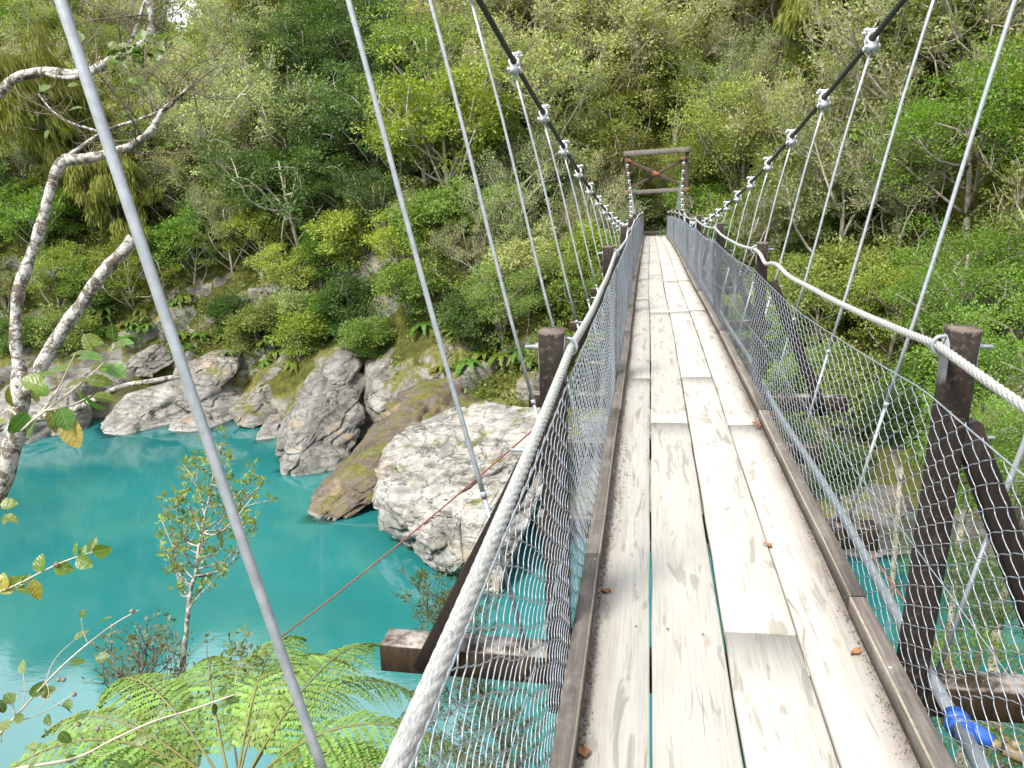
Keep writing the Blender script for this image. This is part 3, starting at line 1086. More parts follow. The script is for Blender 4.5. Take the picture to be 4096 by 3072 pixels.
# main cables
CY = np.array([6.41, 7.68, 8.95, 10.22, 11.49, 12.76, 14.03, 15.3, 16.57])
CZ = np.array([2.496, 2.238, 1.987, 1.765, 1.566, 1.380, 1.197, 1.035, 0.925])
_pc = np.polyfit(CY, CZ, 2)
TOW = 40.0
_ym = -_pc[1] / (2 * _pc[0])
_zm = np.polyval(_pc, _ym)


def cable(y):
    y = np.asarray(y, float)
    z = np.where(y < _ym, np.polyval(_pc, y), _zm + (3.16 - _zm) * (np.clip(y - _ym, 0, None) / (TOW - _ym)) ** 2)
    x = np.where(y < _ym, 0.86 + 0.00118 * (y - _ym) ** 2, 0.86 + 0.52 * (np.clip(y - _ym, 0, None) / (TOW - _ym)) ** 2)
    return x, z


for s in (-1, 1):
    ys = np.r_[np.arange(-3.0, 2.5, 0.1), np.arange(2.5, 12, 0.012), np.arange(12, TOW + 0.01, 0.1)]
    x, z = cable(ys)
    m = MB()
    k = int((ys < 12).sum())
    P = np.stack([s * x, ys, z], 1)
    m.tube(P[:k + 1], 0.0215, 36, True, (6, 0.46, 0.26))
    m.tube(P[k:], 0.0205, 10)
    m.tube([P[-1], (s * 1.45, TOW + 3.0, 1.3), (s * 1.6, TOW + 9.0, -0.9)], 0.026, 8)
    m.build('main_cable', M_CABLE, BR, True)

# hangers with cable clamps
def clamp_mesh():
    m = MB()
    th = np.linspace(0, 2 * math.pi, 13)
    for off in (-0.028, 0.028):
        m.tube([(0.034 * math.cos(t), off, 0.034 * math.sin(t)) for t in th], 0.0105, 6, False)
    m.box((0, 0, 0.045), (0.03, 0.085, 0.030))
    m.box((0, 0, -0.052), (0.050, 0.090, 0.050))
    for off in (-0.026, 0.026):
        m.tube([(-0.052, off, -0.055), (0.052, off, -0.055)], 0.011, 8)
        m.tube([(-0.058, off, 0.060), (0.058, off, 0.060)], 0.010, 8)
        for q in (-1, 1):
            m.tube([(q * 0.036, off, -0.055), (q * 0.049, off, -0.055)], 0.018, 6)
            m.tube([(q * 0.030, off, 0.060), (q * 0.043, off, 0.060)], 0.017, 6)
    m.box((0, 0, 0.0), (0.075, 0.030, 0.055))
    return m.mesh('clamp', M_CLAMP)
CLM = clamp_mesh()
for y in TY:
    if y > 38.5: continue
    for s in (-1, 1):
        x1, z1 = (float(v) for v in cable(y))
        xb, zb = 0.70, float(zd(y)) - 0.11
        if z1 - zb < 0.05: continue
        a, b = np.array([s * xb, y, zb]), np.array([s * x1, y, z1 - 0.055])
        d = b - a
        m = MB()
        cl = min(0.62, 0.5 * np.linalg.norm(d))
        c = a + d / np.linalg.norm(d) * cl
        L = np.linalg.norm(d)
        m.tube([a, c], 0.0078, 10)
        # upper sleeve slightly bent, hammered surface near the viewer
        K = 40 if y < 3 else 6
        tt = np.linspace(0, 1, K + 1)
        P = c + (b - c) * tt[:, None]
        P[:, 0] += s * 0.006 * np.sin(tt * math.pi * 2.3)
        rad = 0.0090 + 0.0005 * vnoise(np.stack([tt * 60, tt * 0 + y, tt * 0], 1), 3)
        m.tube(P, rad, 14)
        dn = d / L
        m.tube([c - dn * 0.012, c + dn * 0.012], 0.0118, 12)
        h = m.build('hanger_rod', M_GALV, BR, True)
        ang = math.atan2(float(cable(y + 0.1)[1] - cable(y - 0.1)[1]), 0.2)
        q = obj('clamp', CLM, h, local=False)
        q.location = (s * x1, y, z1)
        q.rotation_euler = (ang, 0, 0)

# chain-link netting, one panel per bay
def net_surf(s, y, h):
    """Point on the netting at position y and height fraction h (0 kerb .. 1 top wire)."""
    yb = np.array(POSTY) - 0.06
    fr = np.zeros_like(y)
    for a, b in zip(yb[:-1], yb[1:]):
        k = (y >= a) & (y <= b)
        fr[k] = 4 * (y[k] - a) * (b - y[k]) / (b - a) ** 2
    top = (0.93 if s < 0 else 0.90) - 0.055 * fr
    lean_ = np.interp(y, [0.5, 2.5, 4.5], [0.045, 0.045, 0.0]) if s > 0 else 0.0 * y
    zz = zd(y) - 0.035 + (top + 0.035) * h
    bul = 0.035 * fbm(np.stack([y * 0.9, h * 1.6, 0 * y + s * 7], 1), 3, 51) * np.sin(np.clip(h, 0, 1) * 2.6 + 0.25) * (0.25 + 0.75 * fr)
    xx = s * (0.519 + lean_ * h) + xo(y) + bul + s * 0.02 * fr * h
    return np.stack([xx, y, zz], 1)


def tubes_batch(paths, r, n):
    """Many equal-length polylines -> one tube mesh (vectorised). paths: (W, M, 3)."""
    W, Mm, _ = paths.shape
    T = np.gradient(paths, axis=1)
    T /= np.linalg.norm(T, axis=2)[..., None] + 1e-12
    ref = np.array([1.0, 0.13, 0.0])
    N = np.cross(T, ref)
    N /= np.linalg.norm(N, axis=2)[..., None] + 1e-9
    B = np.cross(T, N)
    th = np.arange(n) / n * 2 * math.pi
    V = paths[:, :, None, :] + r * (np.cos(th)[None, None, :, None] * N[:, :, None, :] + np.sin(th)[None, None, :, None] * B[:, :, None, :])
    w = np.arange(W)[:, None, None]
    k = np.arange(Mm - 1)[None, :, None]
    j = np.arange(n)[None, None, :]
    j2 = (j + 1) % n
    base = w * Mm * n
    F = np.stack(np.broadcast_arrays(base + k * n + j, base + k * n + j2, base + (k + 1) * n + j2, base + (k + 1) * n + j), -1).reshape(-1, 4)
    return V.reshape(-1, 3), F


DXW, HP = 0.056, 0.033
NROW = 28
for s in (-1, 1):
    edges = POSTY + [37.6]
    for a, b in zip(edges[:-1], edges[1:]):
        if b < 0.5: continue
        a0 = max(a, 0.25)
        nearb = a0 < 6
        cnt = int(round((b - a0) / DXW))
        yi = a0 + (np.arange(cnt) + 0.5) * (b - a0) / cnt
        par = np.arange(cnt) + int(round(a0 / DXW))
        sub = 3 if nearb else 1
        M_ = NROW * sub + 1
        tk = np.arange(M_) / sub
        if nearb:
            # rounded zig-zag
            ph = tk * math.pi
            zig = np.arcsin(np.clip(np.cos(ph), -1, 1)) * 2 / math.pi
            zig = np.sign(zig) * np.abs(zig) ** 0.85
            dep_ = np.sin(ph)
        else:
            zig = np.where((np.arange(M_) % 2) == 0, 1.0, -1.0)
            dep_ = np.zeros(M_)
        sg = np.where(par % 2 == 0, 1.0, -1.0)[:, None]
        jit = fbm(np.stack([yi * 1.7, 0 * yi, 0 * yi + s], 1), 3, 61) * 0.020
        hh = tk[None, :] / NROW
        drift = fbm(np.stack([np.repeat(yi, M_) * 2.3, np.tile(hh[0], cnt) * 3, np.full(cnt * M_, s * 3.0)], 1), 3, 63).reshape(cnt, M_) * 0.022
        yy = yi[:, None] + sg * zig[None, :] * (DXW / 2 + 0.0025) + drift
        h2 = hh + drift * 0.9
        S = net_surf(s, yy.ravel(), h2.ravel()).reshape(cnt, M_, 3)
        S[:, :, 0] += sg * dep_[None, :] * 0.0035 * 1.0
        V, F = tubes_batch(S, 0.00150 if a0 < 6 else (0.0018 if a0 < 10 else 0.0024), 4 if nearb else 3)
        o = obj('netting', np_mesh('netting', V, F, M_WIRE, nearb), BR)
        o['kind'] = 'stuff'
    m = MB()
    ys = np.arange(0.2, 37.6, 0.12)
    for hgt, rr in ((1.0, 0.0024), (0.5, 0.0016), (0.02, 0.002)):
        P = net_surf(s, ys, np.full_like(ys, hgt))
        P[:, 0] -= s * 0.003
        m.tube(P, rr, 6)
    m.build('netting_wire', M_WIRE, BR, True)

# conduit along the right side
m = MB()
ys = np.arange(0.3, 37.5, 0.25)
P = np.stack([0.665 + xo(ys) + 0.008 * np.sin(ys * 1.9), ys, zd(ys) - 0.075 - 0.01 * np.sin(ys * 1.3)], 1)
m.tube(P[ys < 2.35], 0.024, 14)
m.tube(P[ys > 2.1], 0.021, 12)
m.build('conduit_pipe', M_PVC, BR, True)

# far tower (and its twin behind the viewer)
def tower(y, ztop, zbase, xl, xr, zlow):
    T = obj('tower', None, BR)
    LW = 0.19
    for x in (xl, xr):
        m = MB()
        m.beam((x, y, zbase - 0.6), (x, y, ztop), LW, 0.2, (0, 1, 0), 0.012, 10, 0.003)
        m.build('leg', M_TOWER, T)
    tl = 0.035
    m = MB(); m.beam((xl - 0.1, y - 0.16, ztop - 0.13), (xr + 0.15, y - 0.16, ztop - 0.09 + tl), 0.11, 0.24, (0, 0, 1), 0.01, 10, 0.003); m.build('cross_beam', M_GREY, T)
    m = MB(); m.beam((xl - 0.02, y - 0.16, zlow - 0.10), (xr + 0.05, y - 0.16, zlow - 0.10 + 0.07), 0.11, 0.19, (0, 0, 1), 0.01, 10, 0.003); m.build('cross_beam', M_GREY, T)
    m = MB(); m.beam((xl, y - 0.155, ztop - 0.42), (xr, y - 0.155, zlow + 0.06), 0.09, 0.15, (0, 0, 1), 0.008, 8, 0.002); m.build('brace', M_TOWER, T)
    m = MB(); m.beam((xl, y + 0.155, zlow + 0.03), (xr, y + 0.155, ztop - 0.42), 0.09, 0.15, (0, 0, 1), 0.008, 8, 0.002); m.build('brace', M_TOWER, T)
    cx, cz = (xl + xr) / 2, (ztop - 0.42 + zlow + 0.05) / 2
    a = math.atan2(zlow + 0.06 - ztop + 0.42, xr - xl)
    Ry = [[math.cos(a), 0, -math.sin(a)], [0, 1, 0], [math.sin(a), 0, math.cos(a)]]
    m = MB(); m.box((cx, y - 0.206, cz), (0.34, 0.012, 0.19), Ry); m.build('gusset_plate', M_RUST, T)
    m = MB(); m.box((xl + 0.10, y - 0.206, ztop - 0.455), (0.34, 0.012, 0.17), Ry); m.build('gusset_plate', M_RUST, T)
    m = MB(); m.box((xr - 0.14, y - 0.206, ztop - 0.45), (0.26, 0.012, 0.16)); m.build('gusset_plate', M_RUST, T)
    for x, zz in ((xl - 0.01, zlow - 0.10), (xr + 0.02, zlow - 0.05)):
        m = MB(); m.box((x, y - 0.222, zz), (0.2, 0.012, 0.23)); m.build('gusset_plate', M_RUST, T)
    return T
tower(TOW, 3.27, -0.8, -1.335, 1.46, 1.44)
tower(-3.0, float(cable(-3.0)[1]) + 0.1, -1.9, -1.66, 1.66, 2.7)

# rusty stay wires from the deck to the banks
def stay(pts, label, r=0.007):
    P = np.array(pts, float)
    t = np.linspace(0, 1, 40)
    Q = P[0] + (P[1] - P[0]) * t[:, None]
    Q[:, 2] -= 0.10 * np.sin(t * math.pi)
    m = MB()
    m.tube(Q, r, 6)
    tag(m.build('stay_wire', M_REDW, None, True), label, 'wire', 'rusty stay wires')
stay([(-0.72, 7.7, -0.18), (-5.6, 7.7, -4.25)], 'rusty red stay wire running from the deck down over the fern', 0.0095)
stay([(0.6, 6.4, 0.62), (5.2, 21.0, -2.5)], 'thin orange wire stretched out from the right netting', 0.005)
stay([(0.62, 7.7, -0.16), (2.6, 3.2, -2.6)], 'rusty wire slanting down behind the right netting', 0.008)

# ------------------------------------------------------------------ small things on the deck
def coupling():
    c = empty('hose_coupling', (0.665, 2.30, -0.12))
    tag(c, 'blue taped hose coupling with brass fitting under the right kerb', 'hose')
    m = MB()
    for k in range(5):
        y = 2.33 - k * 0.022
        m.tube([(0.666 + rng.normal(0, 0.003), y - 0.014, -0.072), (0.666, y + 0.014, -0.07)], 0.033 + 0.006 * math.sin(k * 1.3), 14)
    m.tube([(0.665, 2.31, -0.075), (0.715, 2.28, -0.088), (0.745, 2.265, -0.10)], [0.03, 0.027, 0.022], 12)
    m.build('tape', M_BLUE, c, True)
    m = MB()
    m.tube([(0.742, 2.265, -0.10), (0.765, 2.26, -0.107)], 0.016, 10)
    m.tube([(0.775, 2.255, -0.112), (0.83, 2.24, -0.13)], 0.020, 6)
    m.tube([(0.80, 2.25, -0.11), (0.806, 2.252, -0.082)], 0.012, 8)
    m.build('fitting', M_BRASS, c)
    m = MB()
    m.tube([(0.76, 2.26, -0.105), (0.80, 2.25, -0.12), (0.88, 2.225, -0.15), (0.98, 2.2, -0.17), (1.15, 2.1, -0.28), (1.3, 1.9, -0.6)], 0.0135, 10)
    m.build('hose', M_HOSE, c, True)
coupling()


def litter(name, label, cat, mat, paths, r):
    m = MB()
    for P in paths: m.tube(P, r, 5)
    return tag(m.build(name, mat, None, True), label, cat)
def dk(u, v, dz=0.006):
    p = at_z(u, v, 0.0)
    return np.array([p[0], p[1], float(zd(p[1])) + dz])
fr = []
c0 = dk(1634, 922)
for k in range(26):
    a = rng.uniform(0, 6.3); L = rng.uniform(0.02, 0.055)
    p = c0 + np.array([rng.normal(0, 0.012), rng.normal(0, 0.07), 0.003 + rng.uniform(0, 0.012)])
    fr.append([p, p + np.array([math.cos(a) * L * 0.6, math.sin(a) * L, rng.uniform(0, 0.012)])])
litter('dry_frond', 'scrap of dry reddish frond lying against the right kerb', 'leaf litter', M_DRY, fr, 0.0022)
litter('twig', 'pale curved twig lying across a plank gap', 'twig', M_TWIG,
       [[dk(1700, 1302), dk(1722, 1335, 0.012), dk(1735, 1370, 0.014), dk(1733, 1400, 0.012), dk(1740, 1440), dk(1748, 1470)]], 0.0022)
def flat_leaf(u, v, L, rot, label):
    m = MB()
    t = np.linspace(0, 1, 7)
    w = np.sin(t * math.pi) ** 0.8 * 0.32
    V = [(0, q * L, 0.006 * math.sin(q * 6)) for q in t] + [(w[i] * L, t[i] * L, 0.012 + 0.004 * math.sin(i)) for i in range(7)] + [(-w[i] * L, t[i] * L, 0.009) for i in range(7)]
    F = []
    for i in range(6):
        F += [(i, 7 + i, 8 + i, i + 1), (i, i + 1, 15 + i, 14 + i)]
    m.add(V, F)
    p = dk(u, v, 0.004)
    o = obj('dry_leaf', m.mesh('dry_leaf', M_DRY), None, p, (0, 0, rot))
    tag(o, label, 'leaf', 'loose leaves on the deck')
flat_leaf(1666, 1192, 0.045, 0.6, 'small dry leaf on the plank gap in mid deck')
flat_leaf(1860, 1418, 0.040, 2.0, 'small curled brown leaf beside the right kerb')
flat_leaf(1266, 1650, 0.05, 0.3, 'pale leaf caught at the left kerb near the bottom edge')
flat_leaf(1320, 1290, 0.04, 1.2, 'dry leaf fragment at the foot of the left kerb')
# grit swept against the kerbs
V, F = [], []
for s in (-1, 1):
    n = 5200
    y = 1.2 + rng.random(n) ** 1.5 * 17
    dist = np.abs(rng.normal(0, 0.022 if s < 0 else 0.014, n)) * (1 + 0.6 * vnoise(np.stack([y * 2, 0 * y + s, 0 * y], 1), 71))
    x = s * (0.4525 - np.clip(dist, 0, 0.10))
    r = rng.uniform(0.0009, 0.0036, n) * (1.45 if s < 0 else 1.0)
    for k in range(n):
        c = np.array([x[k] + float(xo(y[k])), y[k], float(zd(y[k])) + 0.0005 + r[k] * 0.4 + max(0, 0.006 - dist[k] * 0.3)])
        q = rng.normal(0, 1, (4, 3)); q /= np.linalg.norm(q, axis=1)[:, None]
        b = len(V)
        V.extend((c + q * r[k] * np.array([1.2, 1.6, 0.8])).tolist())
        F += [(b, b + 1, b + 2), (b, b + 2, b + 3), (b, b + 3, b + 1), (b + 1, b + 3, b + 2)]
g = obj('grit', np_mesh('grit', np.array(V), np.array(F), M_GRIT))
tag(g, 'grit and leaf crumbs swept against the kerb boards', 'grit', None, 'stuff')

# ------------------------------------------------------------------ vegetation
def leaf_quads(P, D, N, size, aspect=0.5):
    """Rhombic leaves at P pointing along D with normal N. Returns V, F."""
    D = D / (np.linalg.norm(D, axis=1)[:, None] + 1e-9)
    S = np.cross(D, N)
    S /= np.linalg.norm(S, axis=1)[:, None] + 1e-9
    L = size[:, None]
    V = np.stack([P, P + D * L * 0.55 + S * L * aspect * 0.5, P + D * L, P + D * L * 0.55 - S * L * aspect * 0.5], 1)
    F = np.arange(len(P) * 4).reshape(-1, 4)
    return V.reshape(-1, 3), F


def unit(n, g):
    v = g.normal(0, 1, (n, 3))
    return v / np.linalg.norm(v, axis=1)[:, None]


def curve(a, b, bend, k, g):
    t = np.linspace(0, 1, k)
    P = a + (b - a) * t[:, None]
    off = g.normal(0, 1, 3) * bend * np.linalg.norm(b - a)
    return P + np.sin(t * math.pi)[:, None] * off


def tree_variant(seed, kind):
    """Returns (crown mesh, trunk mesh) of a small forest tree about 5 m high, crown radius about 2."""
    g = np.random.default_rng(seed)
    wood = MB()
    if kind == 'rimu':
        H, Rr = 6.4, 1.7
    elif kind == 'tall':
        H, Rr = 7.0, 2.3
    elif kind == 'shrub':
        H, Rr = 2.5, 1.45
    else:
        H, Rr = 4.6 + g.uniform(-0.4, 0.6), 2.0 + g.uniform(-0.2, 0.4)
    top = np.array([g.normal(0, 0.25), g.normal(0, 0.25), H * 0.8])
    tr = curve(np.array([0, 0, -1.2]), top, 0.05, 9, g)
    wood.tube(tr, np.linspace(0.12, 0.03, 9), 6)
    ends = []
    nl = {'twiggy': 15, 'rimu': 12, 'tall': 16}.get(kind, 12)
    for i in range(nl):
        f = g.uniform(0.22, 0.85)
        a = tr[int(f * 8)]
        az = i * 2.399 + g.normal(0, 0.3)
        rad = Rr * (1.05 - 0.55 * max(0, f - 0.35)) * g.uniform(0.7, 1.05)
        zz = H * (0.42 + 0.52 * f) * g.uniform(0.9, 1.08)
        if kind == 'tall': zz = H * (0.22 + 0.75 * f)
        if kind == 'shrub': zz = H * (0.05 + 0.92 * f)
        b = np.array([math.cos(az) * rad, math.sin(az) * rad, min(zz, H)])
        P = curve(a, b, 0.12, 6, g)
        wood.tube(P, np.linspace(0.062 if kind == 'twiggy' else 0.05, 0.022 if kind == 'twiggy' else 0.017, 6), 4)
        for j in range(5):
            q = P[g.integers(2, 6)]
            e = q + unit(1, g)[0] * Rr * 0.36 * g.uniform(0.6, 1.2) + np.array([0, 0, 0.28])
            wood.tube(curve(q, e, 0.15, 4, g), np.linspace(0.02, 0.008, 4), 3, False)
            ends.append(e)
        ends.append(b)
    ends = np.array(ends)
    # a few clumps along the crown shell to round it off
    az = g.uniform(0, 2 * math.pi, 16)
    el = np.arcsin(g.uniform(-0.1, 1, 16))
    sh = np.stack([np.cos(az) * np.cos(el) * Rr * 0.85, np.sin(az) * np.cos(el) * Rr * 0.85, H * 0.55 + np.sin(el) * H * 0.38], 1)
    C = np.vstack([ends, sh])
    nC = len(C)
    if kind == 'twiggy':
        # broom of fine pale twigs, sparse leaves at the tips
        starts, tips = [], []
        for c in ends:
            for _ in range(9):
                d = unit(1, g)[0] * 0.75 + np.array([0, 0, 0.75]) + (c - np.array([0, 0, H * 0.5])) * 0.22
                tips.append(c + d * g.uniform(0.25, 0.6)); starts.append(c)
        S_, T_ = np.array(starts), np.array(tips)
        mid = (S_ + T_) / 2 + g.normal(0, 0.05, S_.shape)
        V, F = tubes_batch(np.stack([S_, mid, T_], 1), 0.0085, 3)
        wood.add(V, F)
        C = np.vstack([C, T_[::2]])
        nC = len(C)
        per = 26
        crad, lsz = 0.29, (0.075, 0.13)
    elif kind == 'rimu':
        per, crad, lsz = 110, 0.42, (0.22, 0.5)
    elif kind == 'fine':
        per, crad, lsz = 185, 0.50, (0.055, 0.095)
    else:
        per, crad, lsz = 120, 0.47, (0.085, 0.15)
    n = nC * per
    cid = np.repeat(np.arange(nC), per)
    U_ = unit(n, g)
    rr = g.random(n) ** 0.45 * crad * np.repeat(g.uniform(0.7, 1.25, nC), per)
    sq = np.array([1.15, 1.15, 0.62]) if kind != 'rimu' else np.array([0.9, 0.9, 1.0])
    P = C[cid] + U_ * rr[:, None] * sq
    if kind == 'rimu':
        D = np.tile([0, 0, -1.0], (n, 1)) + g.normal(0, 0.16, (n, 3)) + U_ * np.array([0.25, 0.25, 0])
        N = unit(n, g)
        V, F = leaf_quads(P, D, N, g.uniform(*lsz, n), 0.16)
    else:
        outw = P - np.array([0, 0, H * 0.45])
        outw /= np.linalg.norm(outw, axis=1)[:, None]
        D = U_ * 0.7 + outw * 0.5 + g.normal(0, 0.5, (n, 3)) + np.array([0, 0, -0.1])
        N = np.array([0, 0, 0.9]) + outw * 0.5 + g.normal(0, 0.55, (n, 3))
        V, F = leaf_quads(P, D, N, g.uniform(*lsz, n), 0.55)
    rnd = np.clip(np.repeat(g.uniform(0.15, 0.85, nC), per) * 0.55 + g.random(n) * 0.5, 0, 1)
    cr = np_mesh('crown', V, F, M_LEAF, False, {'rnd': np.repeat(rnd, 4)})
    return cr, wood.mesh('trunk', M_TWIG if kind in ('twiggy', 'bush') else M_TRUNK, True)


VAR = {}
for kd, cnt in (('bush', 5), ('twiggy', 4), ('fine', 3), ('rimu', 2), ('tall', 2), ('shrub', 3)):
    VAR[kd] = [tree_variant(100 + 17 * i + len(kd) * 31, kd) for i in range(cnt)]

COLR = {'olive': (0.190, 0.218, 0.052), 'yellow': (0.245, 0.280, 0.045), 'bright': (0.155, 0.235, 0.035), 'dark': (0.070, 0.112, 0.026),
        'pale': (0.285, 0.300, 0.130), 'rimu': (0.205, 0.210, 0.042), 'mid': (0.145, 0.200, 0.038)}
WORD = {'olive': 'olive green bushy', 'yellow': 'yellow-green leafy', 'bright': 'fresh bright green', 'dark': 'dark green dense',
        'pale': 'pale twiggy grey-green', 'rimu': 'drooping golden-green', 'mid': 'mid green rounded'}
# where particular kinds stand on the slope (seen from the bridge): (u, v, reach, look, kind)
ZONES = [(730, 180, 150, 'dark', 'tall'), (690, 330, 150, 'dark', 'bush'), (800, 420, 110, 'dark', 'bush'), (640, 30, 110, 'rimu', 'rimu'), (290, 420, 120, 'rimu', 'rimu'),
         (1800, 90, 110, 'rimu', 'rimu'), (1010, 420, 90, 'yellow', 'bush'), (930, 500, 80, 'yellow', 'bush'), (700, 610, 90, 'yellow', 'bush'),
         (620, 560, 90, 'yellow', 'bush'), (1080, 340, 80, 'bright', 'bush'), (1000, 660, 110, 'mid', 'bush'), (1120, 620, 120, 'mid', 'fine'),
         (1230, 160, 120, 'pale', 'twiggy'), (1450, 60, 140, 'pale', 'twiggy'), (1650, 200, 130, 'pale', 'twiggy'), (540, 300, 140, 'pale', 'twiggy'),
         (80, 320, 130, 'pale', 'twiggy'), (2000, 180, 150, 'pale', 'twiggy'), (1560, 110, 120, 'pale', 'twiggy'), (1000, 130, 110, 'pale', 'twiggy'), (1080, 520, 120, 'pale', 'twiggy'), (1930, 450, 130, 'pale', 'twiggy'),
         (480, 420, 120, 'pale', 'twiggy'), (2160, 470, 130, 'bright', 'fine'), (2170, 700, 140, 'bright', 'fine'), (1880, 640, 120, 'yellow', 'fine'),
         (100, 470, 100, 'bright', 'bush'), (1300, 300, 110, 'olive', 'bush'), (1250, 480, 120, 'pale', 'twiggy'), (1560, 330, 90, 'olive', 'fine'), (1750, 480, 120, 'olive', 'fine'), (440, 560, 110, 'mid', 'bush'), (180, 560, 110, 'yellow', 'bush')]

# trees stand on the slope by dart throwing
g = np.random.default_rng(5)
spots = []
cand = g.uniform([-64, 22], [34, 84], (16000, 2))
cz = terrain(cand[:, 0], cand[:, 1])
yb_c = np.interp(cand[:, 0], _bx, _by)
TREES = []
for k in range(len(cand)):
    x, y, z = cand[k, 0], cand[k, 1], cz[k]
    d = y - yb_c[k]
    if d < 4.4 or z < -5.2: continue
    if abs(x) < 2.6 and y < 47.5: continue
    if abs(x) < 3.6 and y < 38: continue
    u, v, D = to_px((x, y, z + 2.5))
    if D < 12 or u < -150 or u > 2370 or v < -190 or v > 1250: continue
    if D > 74: continue
    ut, vt, Dt = to_px((x, y, z + 6.2))
    if 265 < ut < 465 and vt < 42 and D > 44: continue        # gap on the ridge where the sky shows
    rmin = 1.95 if D < 52 else 2.4
    ok = True
    for (a, b, r) in spots:
        if (a - x) ** 2 + (b - y) ** 2 < ((rmin + r) / 2) ** 2:
            ok = False
            break
    if ok:
        spots.append((x, y, rmin))
        TREES.append((x, y, z, u, v, D))
recs = []
for (x, y, z, u, v, D) in TREES:
    best = None
    for (zu, zv, rc, look, kd) in ZONES:
        q = math.hypot(u - zu, v - zv) / rc
        if q < 1.0 and (best is None or q < best[0]): best = (q, look, kd)
    if best:
        look, kd = best[1], best[2]
    else:
        look, kd = [('olive', 'bush'), ('olive', 'twiggy'), ('mid', 'bush'), ('pale', 'twiggy'), ('yellow', 'bush'), ('olive', 'fine'), ('dark', 'bush')][g.choice(7, p=[.26, .18, .14, .2, .08, .08, .06])]
    recs.append([x, y, z, u, v, D, look, kd])
if len(recs) > 296:
    recs.sort(key=lambda r: r[5]); recs = recs[:296]
ORD = ['first', 'second', 'third', 'fourth', 'fifth', 'sixth', 'seventh', 'eighth', 'ninth', 'tenth', 'eleventh', 'twelfth', 'thirteenth',
       'fourteenth', 'fifteenth', 'sixteenth', 'seventeenth', 'eighteenth', 'nineteenth', 'twentieth']
ROWN = ['riverbank', 'second', 'third', 'fourth', 'fifth', 'topmost']
cnt = {}
recs.sort(key=lambda r: abs(r[0]))
for r in recs:
    x, y, z, u, v, D, look, kd = r
    row = int(np.digitize(z, [-1.5, 1.2, 4.2, 7.5, 11.0]))
    side = 'left' if x < 0 else 'right'
    key = (row, side, look)
    cnt[key] = cnt.get(key, 0) + 1
    nth = ORD[cnt[key] - 1] if cnt[key] <= len(ORD) else str(cnt[key]) + 'th'
    cr, tk = VAR[kd][g.integers(0, len(VAR[kd]))]
    sc = g.choice([0.95, 1.15, 1.35, 1.65], p=[.25, .35, .27, .13]) * g.uniform(0.92, 1.08) * (0.72 if row == 0 else 1.0)
    root = empty('forest_tree', (x, y, z - 0.2), g.uniform(0, 6.28), sc)
    root.rotation_euler[0] = g.normal(0, 0.07) + 0.10
    root.rotation_euler[1] = g.normal(0, 0.07)
    tag(root, f'{WORD[look]} tree in {ROWN[row]} row upslope, {nth} {side} of the bridge', 'tree', 'forest trees on the far slope')
    c = obj('crown', cr, root, local=True)
    jit = np.array([g.normal(1.0, 0.05), 1.0, g.normal(1.0, 0.12)])
    c.color = (*(np.array(COLR[look]) * jit * g.uniform(0.72, 1.22)), 1)
    obj('trunk', tk, root, local=True)

# low shrubs fill the gaps under and between the trees
scount = {}
cand = g.uniform([-50, 22], [24, 62], (14000, 2))
cz = terrain(cand[:, 0], cand[:, 1])
yb_c = np.interp(cand[:, 0], _bx, _by)
sp2 = [(r[0], r[1], 1.5) for r in recs]
SHR = []
for k in range(len(cand)):
    x, y, z = cand[k, 0], cand[k, 1], cz[k]
    d = y - yb_c[k]
    if d < 2.3 or z < -7.0 or len(SHR) > 215: continue
    if abs(x) < 2.2 and y < 46: continue
    u, v, D = to_px((x, y, z + 1.0))
    if D < 14 or u < -60 or u > 2280 or v < 60 or v > 1200: continue
    if d < 4.0 and vnoise([(x * 0.35, 3.3, 0)], 77)[0] < 0.05: continue
    if any((a - x) ** 2 + (b - y) ** 2 < ((1.55 + r) / 2) ** 2 for a, b, r in sp2): continue
    sp2.append((x, y, 1.55)); SHR.append((x, y, z, u, v))
SHR.sort(key=lambda r: abs(r[0]))
for (x, y, z, u, v) in SHR:
    look = ['olive', 'mid', 'bright', 'yellow', 'pale', 'dark'][g.choice(6, p=[.28, .25, .15, .14, .1, .08])]
    row = int(np.digitize(z, [-1.5, 1.2, 4.2, 7.5, 11.0])); side = 'left' if x < 0 else 'right'
    key = (row, side, look); scount[key] = scount.get(key, 0) + 1
    nth = ORD[scount[key] - 1] if scount[key] <= len(ORD) else str(scount[key]) + 'th'
    cr, tk = VAR['shrub'][g.integers(0, 3)]
    root = empty('hillside_shrub', (x, y, z - 0.25), g.uniform(0, 6.28), g.uniform(0.8, 1.25))
    root.rotation_euler[0] = 0.2
    tag(root, f'{WORD[look]} low shrub in {ROWN[row]} row upslope, {nth} {side} of the bridge', 'shrub', 'low shrubs on the far slope')
    c = obj('crown', cr, root, local=True)
    c.color = (*(np.array(COLR[look]) * np.array([g.normal(1.0, 0.05), 1.0, 1.0]) * g.uniform(0.85, 1.15)), 1)
    obj('stems', tk, root, local=True)

